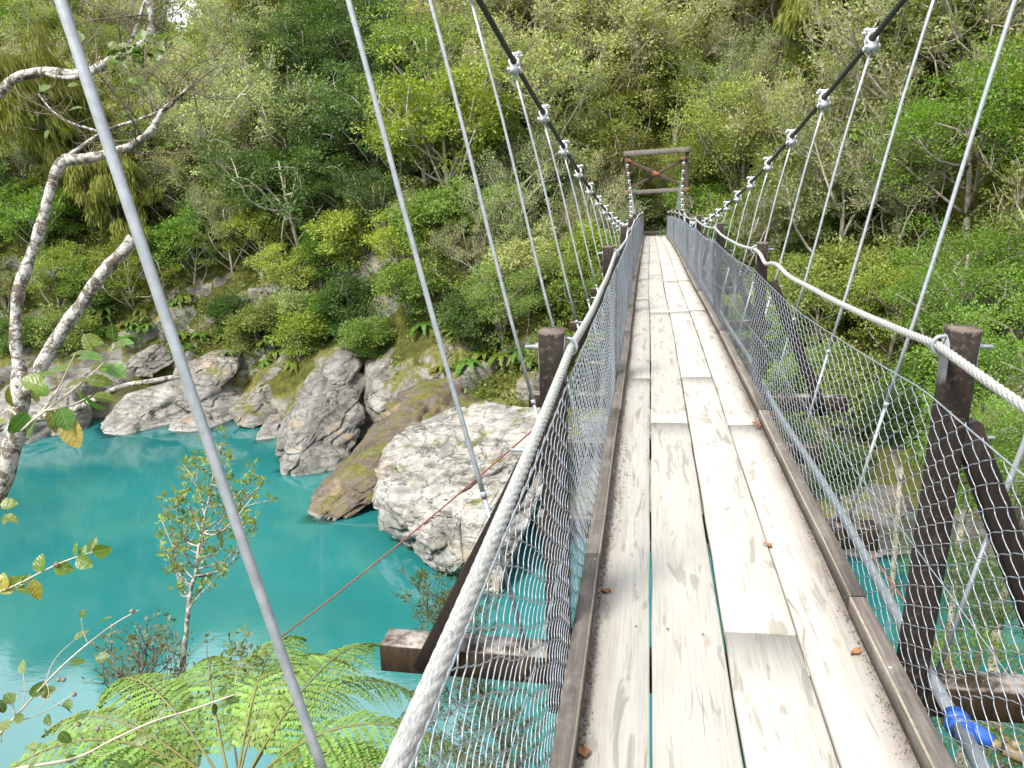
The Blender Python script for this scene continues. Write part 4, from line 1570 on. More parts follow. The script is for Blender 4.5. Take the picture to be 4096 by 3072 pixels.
# ferns, moss tufts and low leaves on the bank: nobody could count them
def undergrowth(n, seed):
    g = np.random.default_rng(seed)
    x = g.uniform(-46, 26, n * 3)
    yb = np.interp(x, _bx, _by)
    d = g.random(n * 3) ** 0.8 * 19 + 0.5
    y = yb + d
    keep = ~((np.abs(x) < 1.7) & (y > 34) & (y < 46))
    dens = fbm(np.stack([x * 0.5, y * 0.5, 0 * x], 1), 3, 83)
    keep &= dens > -0.3 + 0.42 * (d < 3.2)
    x, y, d = x[keep][:n], y[keep][:n], d[keep][:n]
    z = terrain(x, y)
    P = np.stack([x, y, z + g.random(len(x)) ** 1.3 * 1.5 * np.clip(d / 5, 0.12, 1)], 1)
    D = unit(len(x), g) + np.array([0, -0.5, -0.1])
    N = np.array([0, -0.3, 0.9]) + g.normal(0, 0.5, (len(x), 3))
    V, F = leaf_quads(P, D, N, g.uniform(0.09, 0.24, len(x)), 0.5)
    o = obj('undergrowth', np_mesh('undergrowth', V, F, M_LEAF, False, {'rnd': np.repeat(g.random(len(x)), 4)}))
    o.color = (0.13, 0.165, 0.027, 1)
    tag(o, 'low leafy undergrowth and moss covering the far bank', 'undergrowth', None, 'stuff')
undergrowth(150000, 3)


def upper_forest(n, seed):
    g = np.random.default_rng(seed)
    x, y = g.uniform(-78, 60, n), g.uniform(54, 110, n)
    z = terrain(x, y)
    k = (z > 12)
    x, y, z = x[k], y[k], z[k]
    bump = 7.0 * np.clip(fbm(np.stack([x * 0.25, y * 0.25, 0 * x], 1), 3, 301) + 0.35, 0, 1)
    P = np.stack([x, y, z + g.random(len(x)) * (0.4 + bump)], 1)
    V, F = leaf_quads(P, unit(len(x), g), np.array([0, -0.5, 0.7]) + g.normal(0, 0.5, (len(x), 3)), g.uniform(0.5, 1.1, len(x)), 0.6)
    o = obj('upper_forest', np_mesh('upper_forest', V, F, M_LEAF, False, {'rnd': np.repeat(g.random(len(x)), 4)}))
    o.color = (0.15, 0.18, 0.04, 1)
    tag(o, 'forest canopy continuing up the high gorge walls', 'forest', None, 'stuff')
upper_forest(60000, 8)


def fern_frond(length, width, npin, npl, g, droop=0.9, lift=0.9, leafl=0.6, flop=0.35):
    """A bipinnate frond from the origin along +x, arching up then down. Returns leaf V,F and rachis path."""
    t = np.linspace(0, 1, 24)
    R_ = np.stack([length * t, 0 * t, length * (lift * t - droop * t * t)], 1)
    R_[:, 1] = 0.06 * length * np.sin(t * 3) * g.normal(0, 1)
    T = np.gradient(R_, axis=0); T /= np.linalg.norm(T, axis=1)[:, None]
    Ps, Ds, Ns, Ss = [], [], [], []
    for i in range(npin):
        f = 0.14 + 0.86 * (i + 0.5) / npin
        c = np.array([np.interp(f, t, R_[:, k]) for k in range(3)])
        tg = np.array([np.interp(f, t, T[:, k]) for k in range(3)])
        side = np.cross(np.array([0, 0, 1.0]), tg); side /= np.linalg.norm(side)
        up = np.cross(tg, side)
        pl = width * (math.sin(min(1.0, f * 1.12) ** 0.75 * math.pi) ** 0.75 + 0.04) * g.uniform(0.92, 1.05)
        for s in (-1, 1):
            dirp = s * side * 0.93 + tg * 0.42 + g.normal(0, 0.07, 3)
            dirp /= np.linalg.norm(dirp)
            q = np.linspace(0.04, 1, npl)
            pin = c + dirp * pl * q[:, None] - up * flop * pl * (q ** 1.6)[:, None] - np.array([0, 0, 1.0]) * 0.12 * pl * (q ** 2)[:, None]
            wl = leafl * width / npl * 4.2 * (1 - q ** 2.2 * 0.8)
            for s2 in (-1, 1):
                dl = s2 * np.cross(up, dirp)[None, :] * 0.9 + dirp * 0.45 + g.normal(0, 0.13, (npl, 3)) - up * 0.2
                Ps.append(pin); Ds.append(dl); Ns.append(np.tile(up, (npl, 1)) + g.normal(0, 0.15, (npl, 3))); Ss.append(wl)
    V, F = leaf_quads(np.vstack(Ps), np.vstack(Ds), np.vstack(Ns), np.concatenate(Ss), 0.5)
    return V, F, R_


# hanging ferns on the far bank
g = np.random.default_rng(12)
def fern_plant(seed):
    g = np.random.default_rng(seed)
    VV, FF, n0 = [], [], 0
    for k in range(9):
        V, F, _ = fern_frond(g.uniform(0.9, 1.3), 0.20, 13, 5, g, 1.0, 0.65, 0.9, 0.25)
        a = k * 0.7 + g.normal(0, 0.2)
        M = np.array([[math.cos(a), -math.sin(a), 0], [math.sin(a), math.cos(a), 0], [0, 0, 1]])
        VV.append(V @ M.T); FF.append(F + n0); n0 += len(V)
    V = np.vstack(VV)
    return np_mesh('fern', V, np.vstack(FF), M_FERN, False, {'rnd': np.repeat(g.random(len(V) // 4), 4)})
FP = [fern_plant(5), fern_plant(6)]
fcount = 0
FERNS = []
for (u0, u1, v0, v1, nn) in ((150, 330, 640, 740, 16), (380, 500, 640, 760, 12), (500, 620, 690, 800, 12), (900, 1150, 690, 800, 20), (560, 720, 690, 800, 10)):
    for k in range(nn):
        u, v = g.uniform(u0, u1), g.uniform(v0, v1)
        hit = bvh.ray_cast(Vector(CAM), Vector(at(u, v, 10) - CAM).normalized(), 90)
        if hit[0] is None or hit[0].z < -8.6: continue
        where = 'left of the bridge' if u < 800 else 'in the shade beside the bridge'
        o = obj('fern', FP[fcount % 2], None, hit[0] + Vector((0, -0.15, 0.1)), (0.25, 0, g.uniform(0, 6.28)), g.uniform(0.42, 0.72))
        o.color = (0.15 * g.uniform(0.8, 1.3), 0.215, 0.035, 1)
        FERNS.append((o, u, v, where))
        fcount += 1

for where in ('left of the bridge', 'in the shade beside the bridge'):
    fl = sorted([f for f in FERNS if f[3] == where], key=lambda f: f[1])
    for i, (o, u, v, w_) in enumerate(fl):
        nm = ORD[i] if i < len(ORD) else str(i + 1) + 'th'
        tag(o, f'green fern hanging on the mossy far bank, {nm} from left, {"left of the bridge" if where[0] == "l" else "beside the bridge"}', 'fern', 'ferns on the far bank ' + where)

# ---- tree fern below the bridge on the near bank
M_RACHIS = flat('fern_stalk', (0.20, 0.19, 0.07))
def tree_fern():
    g = np.random.default_rng(44)
    c = at(505, 1735, 6.9)
    gz = float(terrain(np.array(c[0]), np.array(c[1])))
    root = empty('tree_fern', (c[0], c[1], gz))
    tag(root, 'light green tree fern spreading its fronds over the near bank', 'fern')
    m = MB()
    P = np.stack([c[0] + 0.1 * np.sin(np.linspace(0, 2, 12)), np.full(12, c[1]), np.linspace(gz - 0.3, c[2], 12)], 1)
    m.tube(P, np.linspace(0.13, 0.09, 12), 10)
    m.build('trunk', M_TRUNK, root, True)
    az_ = [2.75, 2.35, 1.95, 1.62, 1.28, 0.98, 0.68, 0.36, 0.04, -0.35, -0.8, -1.3, -1.8, -2.3, -2.8, 3.15]
    for k, a in enumerate(az_):
        a = a + YAW + g.normal(0, 0.06)
        L = g.uniform(1.9, 2.35)
        V, F, R_ = fern_frond(L, 0.46, 26, 19, g, g.uniform(0.95, 1.3), g.uniform(0.95, 1.25), 0.62, 0.34)
        M = np.array([[math.cos(a), -math.sin(a), 0], [math.sin(a), math.cos(a), 0], [0, 0, 1]])
        V = V @ M.T + c
        f = obj('frond', np_mesh('frond', V, F, M_FERN, False, {'rnd': np.repeat(np.clip(np.repeat(g.random(len(V) // 4 // 19) * 0.75 + 0.1, 19) + g.normal(0, 0.06, len(V) // 4), 0, 1), 4)}), root)
        f.color = (0.245 * g.uniform(0.9, 1.1), 0.33, 0.085, 1)
        rm = MB(); rm.tube(R_ @ M.T + c, np.linspace(0.014, 0.004, len(R_)), 6)
        rm.build('rachis', M_RACHIS, f, True)
tree_fern()

# ---- broad toothed leaf
def broad_leaf_mesh(teeth=9, wd=0.30, seed=0):
    """Unit-length leaf along +y with folded blade, toothed margin and a short stalk."""
    g = np.random.default_rng(seed)
    n = teeth * 2 + 1
    t = np.linspace(0, 1, n)
    w = wd * np.sin(np.clip(t, 0, 1) ** 0.8 * math.pi) ** 0.72
    w = w * (1 + 0.07 * np.where(np.arange(n) % 2 == 0, 1, -1))
    w[0] = 0.0; w[-1] = 0.0
    bend = -0.18 * t ** 2
    mid = np.stack([0 * t, t, bend], 1)
    L = np.stack([-w, t + 0.02, bend + w * 0.28 + 0.012 * np.sin(t * 20)], 1)
    Rr = np.stack([w, t + 0.02, bend + w * 0.28 + 0.012 * np.cos(t * 19)], 1)
    V = np.vstack([mid, L, Rr, [[-0.008, -0.22, -0.03], [0.008, -0.22, -0.03], [0.0, 0.0, -0.014], [0, -0.22, -0.045]]])
    F = []
    for i in range(n - 1):
        F += [(i, i + 1, n + i + 1, n + i), (i, 2 * n + i, 2 * n + i + 1, i + 1)]
    b = 3 * n
    F += [(b, b + 1, 0), (b + 1, b + 3, b + 2), (b + 3, b, b + 2)]
    return np_mesh('leaf', V, [f for f in F], M_BROAD, True, {'rnd': np.full(len(V), g.random())})
BL = [broad_leaf_mesh(9, 0.33, 1), broad_leaf_mesh(8, 0.40, 2), broad_leaf_mesh(10, 0.28, 3)]


def put_leaf(parent, p, dirn, size, g, col=None, face=None):
    d = Vector(dirn).normalized()
    upv = Vector(face if face is not None else (-cF * 0.45 + np.array([0, 0, 1.0]) * 0.7 + g.normal(0, 0.35, 3)))
    s = d.cross(upv).normalized()
    n_ = s.cross(d)
    M = Matrix((s, d, n_)).transposed().to_4x4()
    M.translation = Vector(p)
    o = bpy.data.objects.new('leaf', BL[g.integers(0, 3)])
    COL.objects.link(o)
    o.parent = parent
    o.matrix_parent_inverse = parent.matrix_basis.inverted()
    loc, rot, _ = M.decompose()
    o.location = loc
    o.rotation_mode = 'QUATERNION'
    o.rotation_quaternion = rot
    o.scale = (size * 0.8,) * 3
    c = col if col is not None else (0.11 * g.uniform(0.7, 1.5), 0.19 * g.uniform(0.8, 1.2), 0.035)
    o.color = (*c, 1)
    return o


def limb(m, pts, D, r0, r1, g, n=10, wob=0.012):
    """Knobbly limb through picture points at depth D (number or list)."""
    pts = np.array(pts, float)
    D = np.broadcast_to(np.asarray(D, float), (len(pts),))
    Q = np.array([at(u, v, d) for (u, v), d in zip(pts, D)])
    s = np.r_[0, np.cumsum(np.linalg.norm(np.diff(Q, axis=0), axis=1))]
    K = max(8, int(s[-1] / 0.035))
    t = np.linspace(0, s[-1], K)
    P = np.stack([np.interp(t, s, Q[:, k]) for k in range(3)], 1)
    # smooth
    for _ in range(3):
        P[1:-1] = (P[:-2] + 2 * P[1:-1] + P[2:]) / 4
    P = P + wob * np.stack([fbm(P * 5 + 3 * k, 2, 90 + k) for k in range(3)], 1)
    rad = np.linspace(r0, r1, K) * (1 + 0.30 * fbm(P * 11, 4, 95, 0.65))
    m.tube(P, rad, n)
    return P


def twigs_from(m, P, g, n, L, r, updir=(0, 0, 0.4), depth=2, tips=None):
    for _ in range(n):
        q = P[g.integers(len(P) // 4, len(P))]
        d = unit(1, g)[0] * np.array([1, 0.7, 0.8]) + np.array(updir)
        e = q + d / np.linalg.norm(d) * L * g.uniform(0.5, 1.2)
        C_ = curve(q, e, 0.14, 7, g)
        m.tube(C_, np.linspace(r, r * 0.45, 7), 5)
        if depth > 1: twigs_from(m, C_, g, 3, L * 0.55, r * 0.55, updir, depth - 1, tips)
        elif tips is not None: tips.append((C_[-1], C_[-1] - C_[-2]))


def lichen_tree():
    g = np.random.default_rng(77)
    D = 3.6
    base = at(-430, 1420, D)
    gz = float(terrain(np.array(base[0]), np.array(base[1])))
    root = empty('lichened_tree', (base[0], base[1], gz))
    tag(root, 'crooked grey tree with white lichen and a broken limb at the left edge', 'tree')
    m = MB()
    m.tube(np.array([(base[0] - 0.15, base[1], gz - 0.3), (base[0] - 0.08, base[1], (gz + base[2]) / 2), base]), [0.09, 0.075, 0.062], 12)
    limb(m, [(-430, 1420), (-150, 1240), (-12, 1075), (22, 985), (38, 915), (45, 850), (50, 800)], D, 0.046, 0.040, g, 14)
    P1 = limb(m, [(48, 820), (35, 760), (36, 690), (42, 640), (60, 570), (85, 500), (108, 400), (118, 370), (135, 345)], D, 0.027, 0.022, g, 12)
    m.build('trunk', M_LICHEN, root, True)
    m = MB(); P2 = limb(m, [(58, 850), (95, 780), (130, 725), (165, 670), (215, 605), (250, 560), (287, 512)], D - 0.05, 0.034, 0.026, g, 12)
    m.build('broken_limb', M_LICHEN, root, True)
    m = MB(); limb(m, [(60, 912), (110, 900), (175, 880), (230, 848), (262, 828), (320, 822), (355, 816), (390, 811)], [D, D - .05, D - .1, D - .15, D - .2, D - .2, D - .2, D - .2], 0.019, 0.010, g, 10)
    m.build('branch', M_LICHEN, root, True)
    m = MB()
    P3 = limb(m, [(135, 345), (165, 345), (205, 335), (255, 325), (285, 315), (318, 295), (335, 272)], D, 0.024, 0.014, g, 12)
    P4 = limb(m, [(330, 280), (338, 255), (345, 240), (375, 230), (400, 200), (418, 182)], D, 0.014, 0.006, g, 8)
    P5 = limb(m, [(135, 345), (170, 315), (215, 285), (300, 255), (380, 225)], D + 0.1, 0.011, 0.005, g, 6)
    P6 = limb(m, [(215, 285), (190, 272), (145, 270), (120, 245), (85, 205)], D + 0.1, 0.008, 0.003, g, 6)
    m.build('branch', M_LICHEN, root, True)
    m = MB(); tips = []
    twigs_from(m, P3, g, 6, 0.30, 0.0038, (0, 0, 0.5), 2, tips)
    twigs_from(m, P4, g, 8, 0.36, 0.0036, (0.3, 0, 0.5), 2, tips)
    twigs_from(m, P5, g, 8, 0.36, 0.0034, (0, 0, 0.5), 2, tips)
    twigs_from(m, P6, g, 5, 0.3, 0.003, (0, 0, 0.3), 2, tips)
    m.build('twigs', M_DTWIG, root, True)
    for (p, d) in tips[::4]:
        for _ in range(2):
            put_leaf(root, p, d + g.normal(0, 0.5, 3) * np.linalg.norm(d), g.uniform(0.045, 0.075), g, (0.12, 0.16, 0.03))
    # leafy shoots in front of the trunk
    m = MB()
    shoots = [[(45, 930), (90, 890), (130, 840), (150, 790), (165, 765)], [(60, 915), (120, 870), (190, 820), (230, 785), (250, 745)], [(40, 900), (20, 880), (0, 900)], [(95, 885), (150, 880), (200, 855)]]
    SH = [limb(m, s_, D - 0.45, 0.005, 0.0025, g, 6, 0.008) for s_ in shoots]
    m.build('shoot', M_TWIG, root, True)
    spec = [(60, 890, -0.5, -0.8, .13), (130, 880, 0.4, -0.9, .12), (15, 905, -0.7, -0.6, .15), (82, 870, 0, 1, .10), (150, 800, -1, .1, .12), (165, 775, 1, .1, .13),
            (120, 810, -1, .0, .11), (185, 820, 1, -.1, .12), (150, 770, .9, .3, .12), (215, 795, 1, -.2, .11), (235, 760, .8, .7, .10), (250, 745, .9, .2, .09),
            (245, 735, 0, 1, .09), (235, 790, .9, -.5, .10), (180, 850, .7, -.6, .13), (200, 855, 1, -.15, .11), (105, 855, -.6, .6, .10), (140, 840, .8, .5, .12),
            (80, 900, -.3, -.9, .11), (170, 835, .2, -1, .12), (95, 835, -.9, .4, .11), (30, 880, -.4, .8, .11), (200, 760, -.5, .8, .10), (175, 730, .9, -.2, .10), (110, 880, .1, -1, .13), (0, 1090, 1, .1, .08), (12, 1112, .9, -.5, .07), (5, 1130, .6, .6, .07)]
    for (u, v, du, dv, sz) in spec:
        put_leaf(root, at(u, v, D - 0.45 + g.normal(0, 0.06)), cR * du + cU * dv + cF * g.normal(0, 0.25), sz, g)
    put_leaf(root, at(148, 905, D - 0.46), cR * .25 - cU * 1, 0.15, g, (0.42, 0.33, 0.11))
lichen_tree()


def overhang():
    g = np.random.default_rng(78)
    D = 4.2
    base = at(-480, 1000, D)
    gz = float(terrain(np.array(base[0]), np.array(base[1])))
    root = empty('overhanging_tree', (base[0], base[1], gz))
    tag(root, 'grey limb arching in from the upper left edge with bare twigs', 'tree')
    m = MB()
    m.tube([(base[0], base[1], gz - 0.3), tuple(at(-330, 700, D)), tuple(at(-160, 380, D)), tuple(at(-30, 230, D))], [0.08, 0.07, 0.06, 0.042], 12)
    P = limb(m, [(-30, 235), (0, 198), (35, 165), (75, 152), (115, 148), (150, 158), (190, 158), (225, 135), (265, 118), (295, 105), (315, 85), (328, 55), (325, 20), (322, -30)], D, 0.027, 0.017, g, 14)
    m.build('limb', M_LICHEN, root, True)
    m = MB(); limb(m, [(100, 155), (135, 168), (165, 168), (205, 152)], D - 0.03, 0.010, 0.012, g, 8)
    Pb = limb(m, [(270, 118), (285, 85), (295, 45), (318, 0), (325, -20)], D, 0.011, 0.006, g, 8)
    m.build('limb', M_LICHEN, root, True)
    m = MB(); tips = []
    twigs_from(m, P, g, 9, 0.42, 0.0042, (0, 0, 0.2), 2, tips)
    twigs_from(m, Pb, g, 5, 0.3, 0.0036, (0, 0, 0.5), 2, tips)
    m.build('twigs', M_DTWIG, root, True)
    for (p, d) in tips[::5]:
        put_leaf(root, p, d + g.normal(0, 0.4, 3) * np.linalg.norm(d), g.uniform(0.05, 0.08), g, (0.12, 0.17, 0.03))
    for k in range(46):
        u, v = 265 + g.normal(0, 26) + (k % 3) * 22, 112 + g.normal(0, 14) + (k % 3) * 6
        put_leaf(root, at(u, v, D - 0.1), cR * g.normal(0.4, 0.6) + cU * g.normal(0, 0.6), g.uniform(0.05, 0.085), g, (0.12 * g.uniform(.8, 1.2), 0.17, 0.03))
overhang()


def sprig():
    g = np.random.default_rng(79)
    D = 2.9
    root = empty('leafy_sprig', tuple(at(-60, 1300, D)))
    tag(root, 'thin sprig of round toothed leaves against the water at the left edge', 'branch')
    m = MB()
    P = limb(m, [(-60, 1300), (0, 1278), (40, 1262), (90, 1235), (140, 1210), (180, 1200), (205, 1192)], D, 0.004, 0.0018, g, 6, 0.004)
    m.build('stem', M_TWIG, root, True)
    spec = [(85, 1238, .0, 1, .085, 0), (165, 1202, -.1, 1, .065, 0), (175, 1200, .3, .9, .05, 0), (195, 1196, .25, 1, .075, 0), (200, 1193, 1, .15, .085, 0), (165, 1206, .9, -.35, .085, 0),
            (115, 1222, .9, -.25, .085, 0), (70, 1250, .25, -1, .105, 1), (50, 1262, .5, .85, .055, 0), (30, 1268, .6, .8, .06, 0), (35, 1272, .9, -.1, .07, 0), (10, 1276, -.2, .9, .08, 1), (0, 1282, .4, .5, .09, 1)]
    for (u, v, du, dv, sz, yl) in spec:
        put_leaf(root, at(u, v, D), cR * du + cU * dv + cF * g.normal(0, 0.15), sz, g, (0.33, 0.30, 0.06) if yl else (0.12, 0.19, 0.025), -cF + g.normal(0, 0.3, 3))
    m = MB()
    c = at(122, 1218, D - .005)
    for k in range(5):
        q = c + g.normal(0, 0.004, 3)
        m.tube([q - cU * 0.006, q, q + cU * 0.007], [0.003, 0.008, 0.002], 6)
    m.build('seed_capsule', M_GRIT, root)
sprig()


def corner_branch():
    g = np.random.default_rng(80)
    D = 3.3
    root = empty('leafy_branch', tuple(at(-60, 1720, D)))
    tag(root, 'long bare-stemmed branch with a few leaves crossing the bottom left corner', 'branch')
    m = MB()
    A = limb(m, [(-60, 1650), (0, 1585), (60, 1520), (130, 1440), (190, 1390), (240, 1350), (300, 1318)], D, 0.0065, 0.002, g, 6, 0.006)
    B = limb(m, [(-60, 1690), (60, 1655), (160, 1640), (260, 1590), (340, 1555), (440, 1525), (520, 1495)], D, 0.007, 0.0025, g, 6, 0.006)
    C_ = limb(m, [(20, 1560), (80, 1550), (140, 1510), (170, 1490)], D, 0.003, 0.0015, g, 5, 0.004)
    E_ = limb(m, [(190, 1390), (178, 1360), (175, 1335)], D, 0.002, 0.0012, g, 5, 0.003)
    tips = []
    twigs_from(m, A[:len(A) // 2], g, 7, 0.16, 0.002, (0, 0, 0.2), 1, tips)
    twigs_from(m, B[:len(B) // 2], g, 5, 0.16, 0.002, (0, 0, 0.2), 1, tips)
    m.build('stem', M_TWIG, root, True)
    spec = [(178, 1335, 0, 1, .045, 0), (150, 1435, .9, .2, .075, 0), (205, 1425, .9, .3, .075, 0), (215, 1345, .8, .5, .07, 1), (65, 1505, .6, .7, .09, 0), (85, 1500, .9, .35, .085, 1), (30, 1520, -.7, .6, .08, 0), (460, 1520, .2, -1, .07, 0),
            (485, 1508, 1, -.15, .08, 0), (475, 1505, .4, .8, .06, 0), (340, 1552, .5, .8, .06, 0), (20, 1575, -.8, .3, .08, 1), (100, 1545, .9, -.4, .08, 0), (140, 1515, .9, -.2, .07, 0), (5, 1600, .3, .9, .08, 1), (10, 1540, -.3, .8, .085, 0),
            (250, 1650, .9, -.3, .09, 0), (320, 1640, .8, -.3, .09, 0), (60, 1610, .8, .2, .08, 1), (160, 1560, .7, .5, .07, 0), (130, 1580, .6, -.7, .08, 0)]
    for (u, v, du, dv, sz, yl) in spec:
        put_leaf(root, at(u, v, D + g.normal(0, .04)), cR * du + cU * dv + cF * g.normal(0, 0.3), sz, g, (0.20, 0.24, 0.09) if yl else (0.09, 0.15, 0.03))
    for (p, d) in tips:
        put_leaf(root, p, d, g.uniform(0.05, 0.08), g, (0.16, 0.21, 0.07))
    for (u, v) in ((127, 1468), (137, 1468), (160, 1500), (285, 1320), (210, 1575), (170, 1565)):
        m = MB()
        q = at(u, v, D - .01)
        m.tube([q - cU * 0.009, q - cU * 0.004, q + cU * 0.004, q + cU * 0.009], [0.004, 0.010, 0.010, 0.003], 8)
        m.build('seed_capsule', M_GRIT, root, True)
corner_branch()


def slim_tree(name, label, cat, pts, D, r0, r1, clumps, leaf, col, seed, twn=26, twl=0.5, per=9, bark=None, grow=0.6):
    """Slender sapling: a stem, rising branchlets and clusters of small leaves at their ends."""
    g = np.random.default_rng(seed)
    b = at(*pts[0], D)
    gz = float(terrain(np.array(b[0]), np.array(b[1])))
    root = empty(name, (b[0], b[1], min(gz, b[2])))
    tag(root, label, cat)
    m = MB()
    m.tube([(b[0] - 0.05, b[1], min(gz, b[2]) - 0.2), tuple((b + np.array([b[0], b[1], min(gz, b[2])])) / 2), tuple(b)], [r0 * 1.5, r0 * 1.2, r0], 8)
    P = limb(m, pts, D, r0, r1, g, 8, 0.02)
    tips = []
    for (u, v, du) in clumps:
        e = at(u, v, D + du)
        k = np.argmin(np.linalg.norm(P - e, axis=1) + 0.8 * np.clip(P[:, 2] - e[2] + grow, 0, None))
        C_ = curve(P[k], e, 0.10, 9, g)
        C_[:, 2] -= 0.10 * np.sin(np.linspace(0, 1, 9) * math.pi)
        m.tube(C_, np.linspace(r0 * 0.36, r1 * 0.45, 9), 5)
        tips.append(C_[-1])
        for _ in range(3):
            q = C_[g.integers(4, 9)]
            e2 = q + unit(1, g)[0] * 0.16 + np.array([0, 0, 0.10])
            m.tube(curve(q, e2, 0.1, 5, g), np.linspace(r1 * 0.5, r1 * 0.3, 5), 4)
            tips.append(e2)
    m.build('stem', bark or M_LICHEN, root, True)
    tips = np.array(tips)
    n = len(tips) * per
    cid = np.repeat(np.arange(len(tips)), per)
    U_ = unit(n, g)
    PP = tips[cid] + U_ * (0.035 if per < 20 else 0.11) * g.random(n)[:, None]
    V, F = leaf_quads(PP, U_ + np.array([0, 0, 0.55]), np.array([0, 0, 0.6]) + g.normal(0, 0.6, (n, 3)), g.uniform(*leaf, n), 0.42)
    o = obj('foliage', np_mesh('foliage', V, F, M_LEAF, False, {'rnd': np.repeat(np.repeat(g.random(len(tips)), per) * 0.5 + g.random(n) * 0.4, 4)}), root)
    o.color = (*col, 1)
    return root


g = np.random.default_rng(6)
cl = [(475, 962, 0), (460, 985, .1), (490, 1000, -.1), (445, 1010, .1), (500, 1040, .2), (540, 1035, .1), (560, 1055, 0), (572, 1040, .1), (430, 1055, -.1), (400, 1065, .1), (380, 1085, 0), (360, 1100, .1),
      (350, 1125, 0), (395, 1110, .2), (425, 1100, -.2), (465, 1080, .1), (500, 1100, .2), (530, 1125, 0), (548, 1150, .1), (375, 1150, .1), (345, 1165, 0), (410, 1150, .2), (440, 1135, -.2), (480, 1150, .2), (520, 1170, 0),
      (360, 1195, .1), (395, 1195, -.1), (455, 1190, .2), (500, 1195, 0), (380, 1230, 0), (440, 1250, .1), (480, 1235, -.1), (410, 1020, .1), (470, 1030, .1), (520, 1075, .1), (585, 1080, 0)]
slim_tree('sapling', 'slender sapling with white speckled stem rising in front of the turquoise water', 'tree',
          [(392, 1490), (398, 1420), (404, 1340), (415, 1270), (428, 1190), (445, 1110), (460, 1030), (475, 965)], 8.4, 0.030, 0.008, cl, (0.05, 0.095), (0.225, 0.255, 0.06), 21, per=8)
cl = [(u + g.normal(0, 6), v + g.normal(0, 6), g.normal(0, .2)) for (u, v) in [(215, 1400), (230, 1370), (262, 1350), (290, 1345), (320, 1340), (345, 1355), (372, 1375), (395, 1390), (225, 1440), (250, 1420), (285, 1400), (320, 1395), (350, 1410),
      (370, 1440), (300, 1440), (260, 1460), (330, 1460), (365, 1470), (420, 1420), (450, 1440), (440, 1480), (470, 1460), (310, 1480), (280, 1490), (345, 1490)]]
slim_tree('twiggy_shrub', 'bare twiggy shrub with few grey leaves beside the sapling', 'shrub', [(300, 1560), (302, 1530), (305, 1500), (300, 1470)], 8.0, 0.020, 0.010, cl + [(c[0] + 12, c[1] + 30, c[2] + .1) for c in cl], (0.04, 0.085), (0.15, 0.16, 0.085), 22, per=4, bark=M_DTWIG, grow=0.2)
cl = [(u + g.normal(0, 8), v + g.normal(0, 8), g.normal(0, .25)) for (u, v) in [(905, 1255), (935, 1275), (960, 1290), (1010, 1270), (1050, 1265), (1000, 1310), (950, 1320), (920, 1310), (960, 1380), (1000, 1400), (1040, 1420), (1080, 1440), (1120, 1460),
      (930, 1440), (960, 1470), (1000, 1480), (1050, 1500), (1100, 1530), (1140, 1560), (900, 1520), (940, 1550), (990, 1570), (1040, 1600), (1100, 1620), (870, 1560), (860, 1640), (920, 1630), (1000, 1650), (1080, 1660), (1150, 1640), (1170, 1500)]]
slim_tree('small_leaved_shrub', 'wiry small-leaved shrub below the bridge behind the left netting', 'shrub', [(1120, 1720), (1080, 1600), (1040, 1500), (1000, 1400), (975, 1320), (960, 1280)], 6.0, 0.016, 0.006,
          cl + [(c[0] + 15, c[1] + 22, c[2]) for c in cl] + [(c[0] - 14, c[1] + 12, c[2] + .2) for c in cl], (0.020, 0.040), (0.10, 0.118, 0.045), 23, per=17, bark=M_DTWIG)
slim_tree('seedling', 'small leafy seedling poking up beside the rusty stay wire', 'shrub', [(500, 1560), (505, 1500), (515, 1440), (522, 1408)], 7.6, 0.010, 0.004,
          [(522, 1405, 0), (505, 1412, 0), (540, 1410, 0), (515, 1400, 0), (455, 1470, 0), (545, 1425, 0)], (0.05, 0.09), (0.16, 0.18, 0.06), 24, per=7, bark=M_TWIG, grow=0.2)

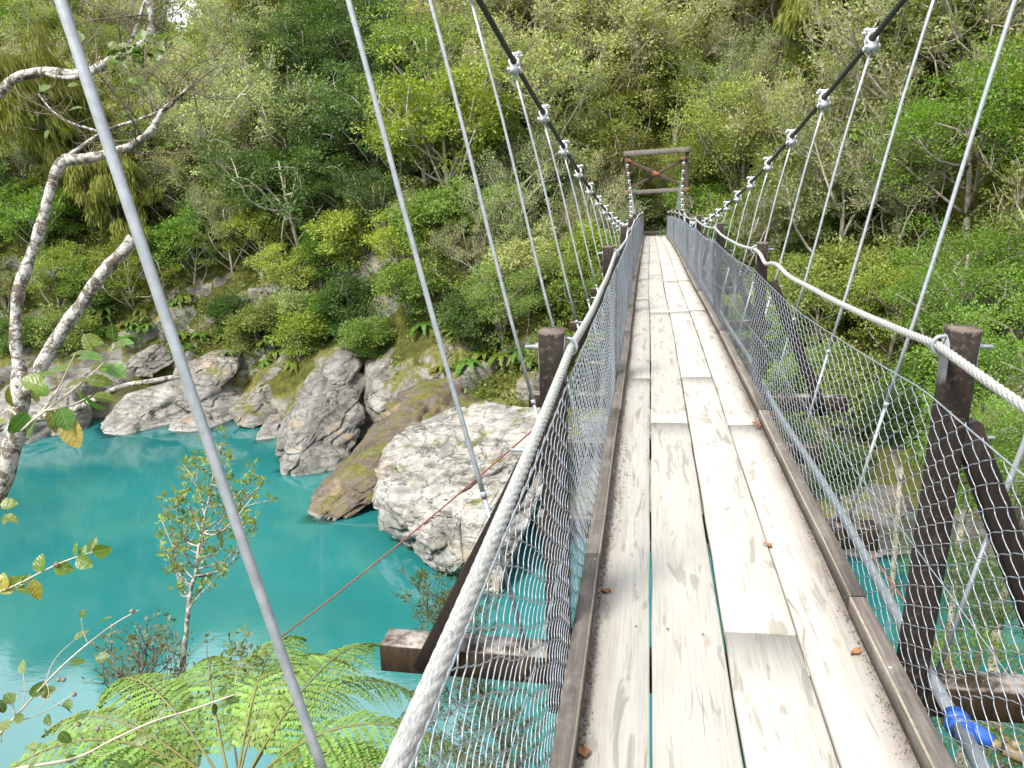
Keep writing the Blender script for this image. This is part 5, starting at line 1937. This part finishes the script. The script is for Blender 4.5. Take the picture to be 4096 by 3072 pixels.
# leafy beech-like trees close on the right, below the deck
def near_tree(u, v, D, sc, kd, look, label, rz=0.0, cs=1.0):
    p = at(u, v, D)
    gz = float(terrain(np.array(p[0]), np.array(p[1])))
    root = empty('leafy_tree', (p[0], p[1], gz), rz)
    tag(root, label, 'tree', 'leafy trees right of the bridge')
    cr, tk = VAR[kd][int(u) % len(VAR[kd])]
    H = 4.6 * sc
    z0 = p[2] - 2.6 * sc - gz
    c = obj('crown', cr, root, (0, 0, z0), None, sc, local=True)
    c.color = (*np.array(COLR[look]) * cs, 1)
    obj('trunk', tk, root, (0, 0, z0), None, sc, local=True)
    if z0 > 1.0 * sc:
        m = MB(); m.tube([(0, 0, -0.3), (0.05, 0, z0 / 2), (0, 0, z0 - 0.4)], [0.09, 0.075, 0.06], 8)
        q = obj('lower_trunk', m.mesh('lower_trunk', M_TRUNK, True), root, local=True)
near_tree(1960, 840, 19.5, 0.62, 'shrub', 'dark', 'dense shrub in the hollow behind the right netting, coloured dark for shade', 0.9, 0.7)  # shrub added with darkened leaves to stand for the shaded hollow
near_tree(1820, 960, 21.0, 0.55, 'shrub', 'dark', 'low shrub on the bank right of the deck, coloured dark for shade', 2.9, 0.75)  # added too; leaf colour dimmed to put shade on this bank
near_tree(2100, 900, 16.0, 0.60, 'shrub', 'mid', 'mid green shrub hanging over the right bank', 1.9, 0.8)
near_tree(1700, 900, 24.0, 0.60, 'shrub', 'dark', 'shrub beneath the bridge deck on the right, coloured dark for shade', 0.2, 0.75)  # another added shrub, shade worked into its leaf colour
near_tree(2190, 1030, 10.5, 0.55, 'fine', 'bright', 'bright green leafy tree close behind the right post', 0.3, 0.9)
near_tree(2120, 1290, 7.5, 0.30, 'fine', 'dark', 'fine-leaved shrub seen through the netting beside the right cross beam', 1.3)
near_tree(2150, 1560, 5.5, 0.30, 'fine', 'mid', 'dark fine-leaved shrub below the blue coupling at the lower right', 2.2, 0.85)
near_tree(2230, 780, 17.0, 0.95, 'fine', 'bright', 'large fresh green tree at the right edge above the water', 3.3)
near_tree(2080, 620, 24.0, 1.05, 'fine', 'bright', 'light green tree leaning over the dark hollow on the right', 4.1, 0.85)

# gravel landing behind the far tower, tree shade painted into its dark colour
m = MB()
m.add([(-1.4, 37.2, -0.76), (1.5, 37.2, -0.76), (1.6, 46, -0.74), (-1.6, 46, -0.74)], [(0, 1, 2, 3)])
tag(m.build('path', M_PATH), 'gravel path off the far end of the bridge, painted dark for shade', None, None, 'structure')
